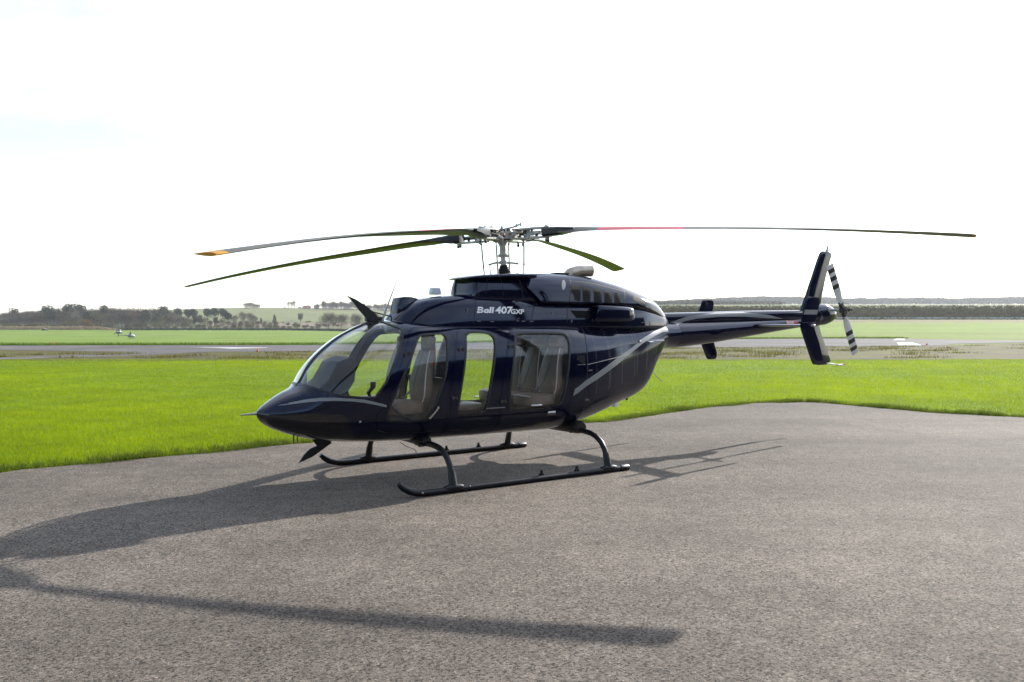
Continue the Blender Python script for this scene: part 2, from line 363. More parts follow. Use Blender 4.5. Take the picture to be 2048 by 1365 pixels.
MDOOR = [(.960, 1.776), (.900, 1.784), (.625, 1.782), (.390, 1.768), (.325, 1.735), (.335, 1.66), (.390, 1.526), (.457, 1.285), (.522, .931), (.455, .590), (1.142, .590), (1.177, .732), (1.166, 1.114), (1.15, 1.30), (1.095, 1.487), (1.056, 1.611), (1.020, 1.72)]
MWIN = [(.865, 1.719), (.701, 1.722), (.580, 1.708), (.540, 1.675), (.537, 1.616), (.574, 1.476), (.652, 1.091), (.674, .963), (.700, .815), (.735, .786), (1.040, .783), (1.072, .808), (1.052, .982), (.994, 1.296), (.935, 1.587), (.905, 1.690)]
PDOOR = [(.280, 1.745), (.20, 1.766), (-.051, 1.768), (-.540, 1.764), (-.620, 1.730), (-.646, 1.651), (-.630, 1.451), (-.615, 1.314), (-.569, 1.032), (-.518, .793), (-.463, .660), (-.36, .598), (.438, .590), (.508, .931), (.442, 1.284), (.376, 1.525), (.30, 1.69)]
PWIN = [(.170, 1.714), (-.163, 1.713), (-.500, 1.706), (-.552, 1.680), (-.562, 1.60), (-.528, 1.453), (-.505, 1.317), (-.443, .975), (-.406, .866), (-.358, .826), (-.002, .792), (.320, .800), (.365, .832), (.361, 1.079), (.291, 1.470), (.225, 1.67)]
# hull: outer skin with the cabin hollowed out, door and windscreen openings cut through both sides
xs = [3.172, 3.168, 3.160, 3.148, 3.130, 3.105]+frange(3.08, -2.9, 190); mb = MB()
mb.loft([ring(FUS, x, 96) for x in xs], 0)
mb.loft([ring(FUS, x, 64, .035) for x in frange(2.62, -.70, 60)], 1)
hull = mb.mesh('hull', [PAINT, INTER], smooth=False)
bm = bmesh.new(); bm.from_mesh(hull)
for f in bm.faces:
    if f.material_index == 1: f.normal_flip()
bm.to_mesh(hull); bm.free()
cut = MB()
for P, y0 in ((WSH, .028), (CDOOR, .25), (MDOOR, .25), (PDOOR, .25)):
    cut.prism(P, y0, 1.2); cut.prism(P, -1.2, -y0)
fus = boolean(hull, cut.mesh('cut', [PAINT], smooth=False), 'DIFFERENCE'); fixn(fus, FREF)
fuselage = mobj('fuselage', fus, heli)
# doors with windows, rubber gaskets, hinges and handles, both sides
def door(name, P, W, handle, hinges, latch=None):
    x0, x1 = min(p[0] for p in P)-.04, max(p[0] for p in P)+.04; n = int((x1-x0)/.028)
    me = boolean(patch(FUS, x0, x1, 0, -.032, n, 96), prismm(grow(P, -.005)), 'INTERSECT')
    Wc = chaikin(W, 1)
    me = boolean(me, prismm(Wc), 'DIFFERENCE'); setmat(me, PAINT); fixn(me, FREF)
    pane = boolean(patch(FUS, x0, x1, -.008, -.012, n, 96), prismm(grow(Wc, .004)), 'INTERSECT'); setmat(pane, GLASS); fixn(pane, FREF)
    gk = boolean(patch(FUS, x0, x1, .003, -.014, n, 96), prismm(grow(Wc, .020)), 'INTERSECT')
    gk = boolean(gk, prismm(grow(Wc, -.003)), 'DIFFERENCE'); setmat(gk, RUBBER); fixn(gk, FREF)
    for side in (1, -1):
        A, B, Cc = (me, pane, gk) if side == 1 else [fixn(mirror_mesh(q), FREF) for q in (me, pane, gk)]
        d = mobj(name, A, heli); mobj('window', B, d); mobj('window_gasket', Cc, d)
        for hx, hz in hinges:
            y = halfw(FUS, hx, hz); b = MB(); b.box((hx, side*(y+.004), hz), (.075, .014, .022)); b.cyl((hx+.02, side*(y+.012), hz-.022), (hx+.02, side*(y+.012), hz+.022), .009, 8); b.box((hx-.035, side*(y+.006), hz), (.02, .018, .034))
            b.build('hinge', STEEL if False else DARKST, d)
        if handle:
            (a, c), hm = handle; ya, yc = halfw(FUS, *a)+.016, halfw(FUS, *c)+.016
            b = MB(); b.tube([(a[0], side*ya, a[1]), ((a[0]+c[0])/2, side*((ya+yc)/2+.006), (a[1]+c[1])/2), (c[0], side*yc, c[1])], .016, 8, sq=.55)
            b.cyl((a[0], side*(ya-.03), a[1]), (a[0], side*ya, a[1]), .012, 8); b.cyl((c[0], side*(yc-.03), c[1]), (c[0], side*yc, c[1]), .012, 8); b.build('handle', hm, d)
        if latch:
            lx, lz = latch; y = halfw(FUS, lx, lz); b = MB(); b.box((lx, side*(y-.002), lz), (.13, .02, .062), m=1); b.box((lx, side*(y+.005), lz+.014), (.115, .012, .026), m=0)
            b.build('latch', [WHITE, DARKST], d, bevel=.004)
    return me
TAN = mat('tan_handle', (.42, .33, .27), .5)
door('crew_door', CDOOR, CWIN, (((1.335, .885), (1.425, .770)), TAN), [(1.700, 1.50)])
door('litter_door', MDOOR, MWIN, None, [(1.022, 1.537), (1.135, .987)])
door('passenger_door', PDOOR, PWIN, (((-.09, .838), (.03, .838)), WHITE), [(.335, 1.560), (.470, .912)], latch=(-.285, .722))
# windscreen panes and the centre post
ws = boolean(patch(FUS, 1.55, 2.80, -.006, -.010, 60, 120), prismm(grow(WSH, .004), .030), 'INTERSECT'); setmat(ws, GLASS); fixn(ws, FREF)
mobj('windscreen', ws, heli); mobj('windscreen', fixn(mirror_mesh(ws), FREF), heli)
post = MB()
cl = [(x, 0, interp(FUS, x)[1]-.004) for x in frange(2.74, 1.84, 24)]
post.tube(cl, .024, 10, sq=.5); post.build('windscreen_post', BLACK, heli)
gk = boolean(patch(FUS, 1.55, 2.80, .003, -.014, 60, 120), prismm(grow(WSH, .014), .026), 'INTERSECT')
gk = boolean(gk, prismm(grow(WSH, -.006), .034), 'DIFFERENCE'); setmat(gk, BLACK); fixn(gk, FREF)
mobj('windscreen_frame', gk, heli); mobj('windscreen_frame', fixn(mirror_mesh(gk), FREF), heli)
# dark chin windows, stripes, seams and small nose details
CHIN = [(3.12, .866), (2.996, .870), (2.735, .877), (2.470, .868), (2.415, .853), (2.370, .805), (2.340, .745), (2.301, .673), (2.24, .58), (2.19, .40), (3.2, .40)]
decal('chin_window', FUS, FREF, CHIN, DGLASS, heli, y0=.02)
NST = [(3.005, .957), (2.891, .993), (2.751, 1.026), (2.634, 1.044), (2.491, 1.045), (2.346, 1.033), (2.195, 1.015), (2.06, .978), (1.954, .948), (1.954, .921), (2.06, .948), (2.195, .980), (2.346, 1.001), (2.493, 1.010), (2.637, 1.010), (2.758, .996), (2.897, .973)]
RST = [(-.49, .967), (-.651, 1.029), (-.791, 1.111), (-1.053, 1.222), (-1.384, 1.366), (-1.706, 1.490), (-2.002, 1.621), (-2.349, 1.735), (-2.62, 1.800), (-2.62, 1.715), (-2.484, 1.706), (-2.301, 1.659), (-1.98, 1.553), (-1.695, 1.423), (-1.385, 1.280), (-1.053, 1.138), (-.794, 1.035), (-.654, .952), (-.481, .898)]
NSTC = [(x, z) for x, z in NST if True]
decal('stripe', FUS, FREF, NST, SILVER, heli, .0022)
RST2 = [p for p in RST]
# the rear stripe starts behind the passenger door
RST2[0] = (-.61, 1.012); RST2[-1] = (-.58, .924)
decal('stripe', FUS, FREF, RST2, SILVER, heli, .0022)
SEAM = mat('panel_gap', (.003, .003, .004), .7)
for P in ([(-.905, 1.80), (-.838, 1.560), (-.812, 1.244), (-.806, .925), (-.80, .50)],):
    decal('panel_seam', FUS, FREF, ribbon(P, .012), SEAM, heli, .0012)
for k in range(3):
    decal('nose_slot', FUS, FREF, ribbon([(2.97-.025*k, .975+.012*k), (2.905-.025*k, .985+.013*k)], .006), SEAM, heli, .003)
GOLD = mat('gold_mark', (.32, .22, .03), .4, metal=.3)
EM = MB()
for P in ([(2.935, .835), (2.895, .808), (2.86, .800), (2.83, .806), (2.80, .820), (2.775, .828)], [(2.85, .800), (2.865, .775), (2.88, .745)]):
    EM.prism(ribbon(P, .007), .05, 1.2)
em = boolean(patch(FUS, 2.70, 3.0, .004, -.002, 16, 120), EM.mesh('c', [GOLD], smooth=False), 'INTERSECT'); setmat(em, GOLD); fixn(em, FREF); mobj('nose_emblem', em, heli)
b = MB(); b.box((-.71, halfw(FUS, -.71, 1.373)-.004, 1.373), (.125, .014, .115)); b.build('air_outlet', HOLE, heli)
b = MB(); b.box((-.71, halfw(FUS, -.71, 1.312)+.004, 1.312), (.125, .014, .010)); b.build('air_outlet_lip', STEEL, heli)
b = MB(); b.sphere((2.233, halfw(FUS, 2.233, .773), .773), .014, 10); b.build('static_port', STEEL, heli)
b = MB(); b.tube([(3.16, 0, .866), (3.22, 0, .862), (3.345, 0, .860)], [.018, .012, .007], 10); b.build('pitot_tube', STEEL, heli)
# rows of flush rivets on the aft skin
rv = MB()
for x in (-.99, -1.24, -1.27, -1.52, -1.80, -1.86, -2.08, -2.30):
    zb, zt, ww, zm, nl, nu = sec(FUS, x); z = zm-.35*(zm-zb)
    while z < zt-.10:
        for s_ in (1, -1):
            y = halfw(FUS, x, z); r_ = .0042
            rv.add([(x-r_, s_*y, z), (x, s_*y, z-r_), (x+r_, s_*y, z), (x, s_*y, z+r_), (x, s_*(y+.0022), z)], [(0, 1, 4), (1, 2, 4), (2, 3, 4), (3, 0, 4)])
        z += .032
tag(rv.build('rivets', STEEL, heli, smooth=False), kind='stuff')
# ---- roof fairings and cowlings
def loftobj(name, tab, xs, m, N=64, ringf=None, **k):
    b = MB(); b.loft([(ringf(x) if ringf else ring(tab, x, N)) for x in xs]); return b.build(name, m, heli, angle=50, **k)
loftobj('forward_fairing', LOWC, frange(1.649, -2.855, 110), PAINT, 80)
loftobj('transmission_cowl', TRANS, [.648, .64, .625, .605, .585, .55]+frange(.5, -.62, 20), PAINT)
loftobj('cowl_lip', LIP, [.690, .682, .67, .65, .62, .6]+frange(.55, -.2, 16), PAINT)
LREF = Ref(LOWC, 80); TREF = Ref(TRANS, 64)
def ering(x, off=0.0):
    b_ = min(max((x+.45)/.5, 0), 1); b_ = b_*b_*(3-2*b_)
    return [(px+b_*(pz-2.474)*.95, py, pz) for px, py, pz in ring(ENG, x, 80, -off)]
b = MB(); xe = frange(.07, -2.855, 80)
b.loft([ering(x) for x in xe], 0, cap0=False)
inn = [[(p[0]+.004, p[1], p[2]) for p in ering(.07, -.02)]]+[ering(x, -.028) for x in frange(.02, -.42, 10)]
o0 = len(b.v)-len(xe)*80
b.loft(inn, 1, cap0=False)
n0 = len(xe)*80
b.f += [(j, (j+1) % 80, n0+(j+1) % 80, n0+j) for j in range(80)]; b.m += [0]*80
b.build('engine_cowl', [PAINT, HOLE], heli, angle=50)
EREF = Ref(ENG, 80)
# grilles
MESHM = mat('grille_mesh', (.004, .004, .004), .7, spec=.15)
for P in ([(-.808, 2.343), (-.950, 2.326), (-.877, 2.118), (-.792, 2.137), (-.796, 2.204), (-.765, 2.240)], [(-.978, 2.320), (-1.105, 2.303), (-1.040, 2.109), (-.920, 2.127)], [(-1.156, 2.298), (-1.290, 2.281), (-1.231, 2.099), (-1.101, 2.110)], [(-1.328, 2.268), (-1.458, 2.251), (-1.415, 2.088), (-1.282, 2.100)], [(-1.497, 2.238), (-1.614, 2.227), (-1.573, 2.090), (-1.462, 2.095)]):
    g = decal('side_grille', ENG, EREF, P, MESHM, heli, .0025)
    x0 = min(p[0] for p in P)+.04; x1 = max(p[0] for p in P)-.04
    for s_, gg in zip((1, -1), g):
        bars = MB()
        for z in frange(min(p[1] for p in P)+.02, min(p[1] for p in P)+.15, 6):
            y = halfw(ENG, (x0+x1)/2, z)+.003; bars.box(((x0+x1)/2, s_*y, z), (x1-x0, .003, .004))
        tag(bars.build('grille_bars', mat('grille_wire', (.022, .021, .020), .5), gg, smooth=False), kind='stuff')
decal('lower_grille', LOWC, LREF, [(-.746, 2.003), (-1.074, 1.993), (-1.053, 1.900), (-.825, 1.905)], MESHM, heli, .0025)
decal('oval_outlet', ENG, EREF, chaikin([(-1.835, 2.149), (-1.850, 2.190), (-1.930, 2.212), (-2.021, 2.190), (-2.070, 2.139), (-2.108, 2.058), (-2.024, 2.064), (-1.921, 2.110)], 2), HOLE, heli, .003)
decal('round_cover', ENG, EREF, [(-.682+.032*math.cos(a)-.035*math.sin(a), 2.332+.068*math.sin(a)) for a in frange(0, 6.0, 16)], SILVER, heli, .002)
for P in ([(.630, 2.20), (.735, 1.84)], [(-.219, 2.134), (-.085, 1.84)], [(-.712, 2.06), (-.665, 1.84)], [(-1.24, 2.06), (-1.185, 1.84)], [(-2.05, 2.08), (-1.60, 1.90)], [(-.5, 2.045), (-.08, 2.05)]):
    decal('panel_seam', LOWC, LREF, ribbon(P, .008), SEAM, heli, .0012)
for P in ([(-.853, 2.454), (-.684, 2.09)], [(-1.745, 2.305), (-1.64, 2.08)], [(-.797, 2.39), (-1.146, 2.372), (-1.715, 2.271)], [(-1.897, 2.047), (-2.222, 1.988), (-2.50, 1.92)]):
    decal('panel_seam', ENG, EREF, ribbon(P, .008), SEAM, heli, .0012)
for P in ([(.24, 2.40), (.24, 2.18)], [(-.02, 2.40), (-.05, 2.15)], [(.44, 2.39), (.48, 2.2)]):
    decal('panel_seam', TRANS, TREF, ribbon(P, .007), SEAM, heli, .0012)
for x, z, a, c in ((.805, 1.965, .012, .10), (.66, 1.862, .05, .010), (.475, 1.857, .05, .010), (.10, 1.865, .04, .010), (.02, 1.862, .045, .012), (-.105, 1.86, .05, .012), (.09, 1.895, .035, .009), (.10, 2.105, .045, .010), (.11, 2.155, .04, .012),
                   (-.45, 1.955, .012, .045), (-.62, 1.905, .04, .010), (-.74, 1.862, .012, .04), (-1.09, 1.868, .012, .045), (-2.0, 1.845, .04, .012)):
    y = halfw(LOWC, x, z)
    for s_ in (1, -1): lat = MB(); lat.box((x, s_*(y+.001), z), (a, .008, c)); lat.build('cowl_latch', STEEL, heli)
b = MB(); b.box((.385, halfw(LOWC, .385, 2.105)+.001, 2.105), (.022, .006, .045)); b.build('cowl_slot', SEAM, heli)
# side scoop
for s_ in (1, -1):
    b = MB(); rings = []
    for x, y1, z0, z1 in ((-1.075, .560, 1.852, 2.072), (-1.12, .575, 1.850, 2.070), (-1.45, .580, 1.852, 2.064), (-1.68, .560, 1.862, 2.056), (-1.76, .525, 1.88, 2.03), (-1.80, .46, 1.92, 1.98)):
        yb = .38; r_ = .035 if x > -1.75 else .02; pts = [(x, yb, z0)]
        for a in frange(-90, 0, 5): pts.append((x, y1-r_+r_*math.cos(R(a)), z0+r_+r_*math.sin(R(a))))
        for a in frange(0, 90, 5): pts.append((x, y1-r_*1.6+r_*1.6*math.cos(R(a)), z1-r_*1.6+r_*1.6*math.sin(R(a))))
        pts.append((x, yb, z1))
        # the mouth leans forward at its foot
        if x > -1.11: pts = [(p[0]-.9*(p[2]-1.85)*0+.0-(p[2]-1.96)*.35, p[1], p[2]) for p in pts]
        rings.append([(p[0], s_*p[1], p[2]) for p in pts])
    b.loft(rings, 0, cap0=False)
    mouth = [[(p[0]-.002, s_*(.38+(abs(p[1])-.38)*.93), 1.96+(p[2]-1.96)*.9) for p in rings[0]], [(p[0]-.12, s_*(.38+(abs(p[1])-.38)*.8), 1.96+(p[2]-1.96)*.8) for p in rings[0]]]
    b.loft([rings[0], mouth[0]], 0, cap0=False, cap1=False); b.loft(mouth, 1, cap0=False)
    b.build('side_scoop', [PAINT, HOLE], heli, angle=40)
# front inlet bump on the fairing, engine exhaust stub, antennas
b = MB(); b.loft([[(x, y*w_, z0+(z1-z0)*t) for y, t in ((-1, 0), (-1, .8), (-.8, 1), (.8, 1), (1, .8), (1, 0))] for x, w_, z0, z1 in ((1.555, .10, 1.90, 2.00), (1.515, .12, 1.95, 2.140), (1.46, .125, 1.97, 2.150), (1.36, .11, 2.0, 2.150), (1.24, .06, 2.05, 2.13))]); b.build('inlet_bump', PAINT, heli, bevel=.01)
for s_ in (1,):
    b = MB(); path = [(-.96, .06*s_, 2.44), (-1.02, .07*s_, 2.50), (-1.12, .08*s_, 2.535), (-1.24, .10*s_, 2.545), (-1.34, .12*s_, 2.545)]
    b.tube(path, [.075, .082, .078, .076, .080], 16, m=0, cap=False); b.tube([(-1.335, .12*s_, 2.545), (-1.22, .10*s_, 2.54)], [.074, .068], 16, m=1)
    b.build('exhaust_stack', [EXHM, mat('exhaust_inside', (.30, .27, .22), .5, metal=.4)], heli)
b = MB(); b.box((-.86, .05, 2.497), (.22, .16, .02)); b.build('exhaust_heat_shield', BLACK, heli, bevel=.006)
b = MB(); b.box((1.0, 0, 2.225), (.135, .10, .085), taper=.86); b.build('gps_antenna', mat('white_fairing', (.62, .68, .72), .35), heli, bevel=.012)
b = MB(); b.tube([(1.715, .02, 1.86), (1.62, .02, 2.09), (1.522, .02, 2.335)], [.024, .016, .007], 8, sq=.5); b.build('whip_antenna', mat('antenna_grey', (.30, .31, .32), .4), heli)
CUT = mat('cutter_black', (.007, .007, .008), .5)
b = MB(); b.prism([(2.140, 2.155), (2.03, 2.112), (1.90, 2.035), (1.80, 1.965), (1.77, 1.93), (1.73, 1.87), (1.90, 1.855), (1.905, 1.90), (1.985, 1.985), (2.06, 2.075)], -.012, .012); b.box((1.80, 0, 1.885), (.22, .06, .05))
b.tube([(1.80, 0, 1.965), (1.62, 0, 1.925), (1.50, .0, 1.90)], .008, 6); b.build('upper_wire_cutter', CUT, heli, bevel=.003)
b = MB(); b.prism([(2.712, .288), (2.65, .375), (2.58, .435), (2.50, .462), (2.56, .54), (2.36, .54), (2.33, .48), (2.42, .425), (2.55, .345)], -.012, .012); b.build('lower_wire_cutter', CUT, heli, bevel=.003)
b = MB(); b.cyl((2.80, .1, .62), (2.80, .1, .53), .008, 6); b.cyl((2.755, .1, .61), (2.755, .1, .535), .006, 6); b.build('drain_mast', DARKST, heli)
b = MB(); b.tube([(-2.40, .12, 1.20), (-2.51, .16, 1.07), (-2.60, .2, .99)], .006, 6); b.build('rod_antenna', STEEL, heli)
b = MB(); b.loft([[(x-.02*k, .18+y*.02, .79-.055*k) for x, y in ((-1.62, 0), (-1.67, 1), (-1.75, 0), (-1.67, -1))] for k in (0, 1, 2)]); b.build('blade_antenna', WHITE, heli)
b = MB(); b.cyl((-2.0, .1, .80), (-2.0, .1, .75), .016, 8); b.build('drain_stub', DARKST, heli)
b = MB(); b.cyl((-2.30, .02, .98), (-2.34, .02, .97), .018, 8); b.build('drain_stub', DARKST, heli)
y = halfw(FUS, -2.2, 1.594)
b = MB(); b.tube([(-2.12, y, 1.594), (-2.15, y+.045, 1.594), (-2.26, y+.055, 1.594)], .009, 8); b.sphere((-2.10, y, 1.590), .022, 8); b.tube([(-2.25, y+.055, 1.594), (-2.38, y+.055, 1.594)], .010, 8); b.build('temperature_probe', mat('probe_grey', (.55, .56, .57), .35, metal=.4), heli)
b = MB(); b.tube([(-.82, halfw(FUS, -.82, 1.31)+.002, 1.31), (-1.25, halfw(FUS, -1.25, 1.365)+.004, 1.365), (-1.66, halfw(FUS, -1.66, 1.415)+.004, 1.415)], .0035, 5); b.build('wire_antenna', STEEL, heli)
b = MB(); b.sphere((-1.93, halfw(FUS, -1.93, 1.585), 1.585), .024, 8); b.build('filler_cap', STEEL, heli)
decal('trim_strip', FUS, FREF, ribbon([(.69, .838), (.43, .836)], .012), SILVER, heli, .0036, both=True)
for x, z in ((-.86, 1.235), (-.83, .86)):
    b = MB(); b.box((x, halfw(FUS, x, z)+.004, z), (.065, .012, .014)); b.build('quarter_turn_latch', STEEL, heli)
# ---- lettering
def lettering(name, s, size, x0, z0, tab, m, shear=.0, bold=.0, sx=1.0, side=1, y_off=.0035):
    cu = bpy.data.curves.new('t', 'FONT'); cu.body = s; cu.size = size; cu.shear = shear; cu.offset = bold; cu.resolution_u = 3
    to = bpy.data.objects.new('t', cu); COL.objects.link(to); dg = bpy.context.evaluated_depsgraph_get()
    me = bpy.data.meshes.new_from_object(to.evaluated_get(dg), depsgraph=dg); bpy.data.objects.remove(to)
    for v in me.vertices:
        x = x0-v.co.x*sx*side; z = z0+v.co.y; v.co = (x, side*(halfw(tab, x, z)+y_off), z)
    me.materials.clear(); me.materials.append(m); me.update(); return mobj(name, me, heli)
LETT = mat('white_lettering', (.80, .80, .80), .45)
lettering('lettering_bell', 'Bell', .100, .676, 1.963, LOWC, LETT, .25, .0034, 1.62)
lettering('lettering_407', '407', .115, .413, 1.958, LOWC, LETT, .22, .0036, 1.40)
lettering('lettering_gxp', 'GXP', .080, .193, 1.953, LOWC, LETT, .15, .0024, 1.28)
for z in (1.985, 2.008): # the thin bars that run through the logo letters
    decal('lettering_bar', LOWC, LREF, ribbon([(.685, z), (.52, z)], .0045), PAINT, heli, .0048, both=False)
# ---- tail boom
loftobj('tail_boom', BOOM, frange(-2.30, -6.30, 40), PAINT, 48)
loftobj('driveshaft_cover', COVER, frange(-2.56, -6.30, 30), PAINT, 32)
BREF = Ref(BOOM, 120, 60); CREF = Ref(COVER, 120, 60)
BST = [(-2.604, 1.776), (-2.812, 1.841), (-3.167, 1.930), (-3.816, 1.997), (-4.422, 2.009), (-5.002, 1.969), (-5.384, 1.906), (-5.002, 1.913), (-4.423, 1.935), (-3.816, 1.929), (-3.376, 1.901), (-3.168, 1.871), (-2.812, 1.776), (-2.605, 1.712)]
decal('stripe', BOOM, BREF, BST, SILVER, heli, .0022, nx=60); decal('stripe', COVER, CREF, BST, SILVER, heli, .0022, nx=60)
decal('danger_arrow', BOOM, BREF, [(-5.436, 1.872), (-5.64, 1.872), (-5.64, 1.886), (-5.765, 1.845), (-5.64, 1.812), (-5.64, 1.822), (-5.436, 1.818)], RED, heli, .0026)
lettering('lettering_danger', 'DANGER', .046, -5.447, 1.829, BOOM, LETT, 0, .001, 1.0, y_off=.0045)
# vertical fin, finlets, stabiliser
def foil(name, outline, y0, th, m, parent=heli, cant=0):
    "outline: list of (z, x_le, x_te); vertical aerofoil"
    b = MB(); rings = []
    for z, xl, xt in outline:
        c = xl-xt; pr = [(0, 0), (.04, .45), (.15, .8), (.32, 1), (.6, .72), (.85, .32), (1, .03)]
        tz = th*c/.5
        rings.append([(xl-c*u, y0+t*tz/2+cant*(z-1.8), z) for u, t in pr]+[(xl-c*u, y0-t*tz/2+cant*(z-1.8), z) for u, t in pr[-1:0:-1]])
    b.loft(rings); return b.build(name, m, parent, angle=50)
FINX = -.03
foil('upper_fin', [(1.86, -5.865, -6.42), (2.04, -5.95, -6.48), (2.30, -6.085, -6.545), (2.60, -6.235, -6.64), (2.90, -6.385, -6.755), (3.00, -6.44, -6.805), (3.045, -6.475, -6.795), (3.072, -6.54, -6.72)], FINX, .065, PAINT)
foil('lower_fin', [(1.86, -6.10, -6.44), (1.60, -6.16, -6.56), (1.30, -6.29, -6.735), (1.18, -6.345, -6.80), (1.135, -6.375, -6.75), (1.112, -6.42, -6.68)], FINX, .065, PAINT)
b = MB(); b.cyl((-6.66, FINX, 3.05), (-6.675, FINX, 3.10), .022, 10); b.cyl((-6.675, FINX, 3.10), (-6.70, FINX, 3.165), .016, 10); b.build('beacon', STEEL, heli)
b = MB(); b.tube([(-6.62, FINX, 1.15), (-6.86, FINX, 1.118), (-7.02, FINX, 1.095)], .011, 8, 0); b.tube([(-6.93, FINX, 1.108), (-7.0, FINX, 1.097)], .0125, 8, 1); b.tube([(-7.02, FINX, 1.095), (-7.13, FINX, 1.097)], .016, 8, 0); b.tube([(-7.13, FINX, 1.097), (-7.17, FINX, 1.10), (-7.25, FINX, 1.128)], .009, 8, 1); b.build('tail_guard', [WHITE, RED], heli)
b = MB(); pr = [(0, 0), (.04, .5), (.15, .85), (.32, 1), (.6, .72), (.85, .3), (1, .03)]
b.loft([[(-4.60-.36*u, y, 1.800+t*.022) for u, t in pr]+[(-4.60-.36*u, y, 1.800-t*.022) for u, t in pr[-1:0:-1]] for y in frange(-1.06, 1.06, 9)]); b.build('stabiliser', PAINT, heli, angle=50)
for s_ in (1, -1):
    f_ = foil('finlet', [(2.228, -4.745, -4.93), (2.222, -4.715, -4.962), (2.20, -4.700, -4.985), (2.15, -4.678, -4.995), (1.96, -4.59, -4.925), (1.84, -4.54, -4.880), (1.78, -4.535, -4.870), (1.74, -4.548, -4.876), (1.55, -4.648, -4.985), (1.32, -4.772, -5.075), (1.26, -4.806, -5.075), (1.225, -4.83, -5.055), (1.210, -4.86, -5.02)], 1.06*s_, .035, PAINT)
    b = MB(); z0, z1 = 1.965, 2.035
    for sd_ in (1, -1): b.add([(-4.593, 1.06*s_+sd_*.0155, z0), (-4.915, 1.06*s_+sd_*.0125, z0), (-4.945, 1.06*s_+sd_*.0125, z1), (-4.628, 1.06*s_+sd_*.0155, z1)], [(0, 1, 2, 3)])
    b.build('finlet_band', SILVER, f_, smooth=False)
    b = MB(); b.sphere((-4.80, 1.06*s_+.03*s_, 1.80), (.05, .028, .024), 10); b.build('position_light', mat('lamp_lens', (.3, .3, .32), .1, coat=.5), f_)
    rr = MB()
    for k in range(9): rr.sphere((-4.58-.035*k, s_*1.06+s_*.017, 1.845), .006, 6)
    tag(rr.build('finlet_rivets', STEEL, f_), kind='stuff')
# tail gearbox fairing and tail rotor
GB = [(-6.05, 1.80, 2.00, .06, 1.90, 2, 2), (-6.16, 1.795, 2.10, .10, 1.95, 2, 2), (-6.32, 1.79, 2.150, .125, 1.97, 2.2, 2.2), (-6.52, 1.80, 2.165, .130, 1.98, 2.2, 2.2), (-6.70, 1.84, 2.13, .115, 1.985, 2, 2), (-6.80, 1.89, 2.075, .08, 1.985, 2, 2), (-6.845, 1.96, 2.01, .03, 1.985, 2, 2)]
loftobj('tail_gearbox_fairing', GB, frange(-6.05, -6.845, 22), PAINT, 32)
TRC = Vector((-6.535, .385, 2.055))
b = MB(); b.cyl(TRC+Vector((0, -.30, 0)), TRC+Vector((0, .02, 0)), .022, 12); b.cyl(TRC+Vector((0, -.29, 0)), TRC+Vector((0, -.24, 0)), .036, 14); b.build('tail_rotor_shaft', HUBM, heli)
tdir = Vector((.44, 0, .898)).normalized()   # blade axis
def trb(s_):
    b = MB(); ax = tdir*s_; ch = Vector((ax.z, 0, -ax.x))*s_; rings = []; st = []
    edges = [(.06, 0), (.11, 0), (.27, 0), (.33, 0), (.395, 1), (.47, 0), (.545, 1), (.62, 0), (.685, 1), (.755, 0), (.826, 0)]
    prof = [(-.5, 0), (-.42, .5), (-.2, 1), (.15, .7), (.5, .05)]
    cur = None
    Rr = []
    for r, c in [(.06, .05), (.12, .07), (.20, .125)]+[(e, .158) for e in (.33, .395, .47, .545, .62, .685, .755, .826)]:
        pitch = R(10); cc = ch*math.cos(pitch)-Vector((0, 1, 0))*math.sin(pitch); nn = ax.cross(cc).normalized()
        Rr.append([TRC+ax*r+cc*c*u+nn*t*.009 for u, t in prof]+[TRC+ax*r+cc*c*u-nn*t*.009 for u, t in prof[-2:0:-1]])
    b.loft(Rr, 0); n = 8; nf = n*(len(Rr)-1)
    # bands along the blade: white root, then three black bands, white tip
    for i in range(len(Rr)-1):
        for j in range(n): b.m[i*n+j] = 1 if i in (4, 6, 8) else 0
    o = b.build('tail_rotor_blade', [mat('tail_blade_white', (.62, .61, .57), .4, var=.1), TRBLACK], heli, angle=30)
    g = MB(); g.box(TRC+ax*.085, (.06, .05, .07), Matrix.Rotation(math.atan2(ax.x, ax.z), 3, 'Y')); g.cyl(TRC+ax*.10+ch*.05, TRC+ax*.10-ch*.06, .012, 8); g.cyl(TRC+ax*.11+ch*.045+Vector((0, .02, 0)), TRC+ax*.02+ch*.045+Vector((0, .10, 0)), .006, 6); g.sphere(TRC+ax*.14+ch*.04, .016, 8); g.sphere(TRC+ax*.14-ch*.045, .016, 8)
    g.build('blade_grip', DARKST, o)
trb(1); trb(-1)
b = MB(); b.cyl(TRC+Vector((0, -.04, 0)), TRC+Vector((0, .05, 0)), .05, 14); b.cyl(TRC+Vector((0, .05, 0)), TRC+Vector((0, .17, 0)), .014, 10); b.cyl(TRC+Vector((0, .10, 0)), TRC+Vector((0, .13, 0)), .03, 10); b.tube([TRC+Vector((-.07, .115, .01)), TRC+Vector((.07, .115, -.01))], .009, 8); b.sphere(TRC+Vector((0, .175, 0)), .02, 8); b.build('tail_rotor_hub', DARKST, heli)
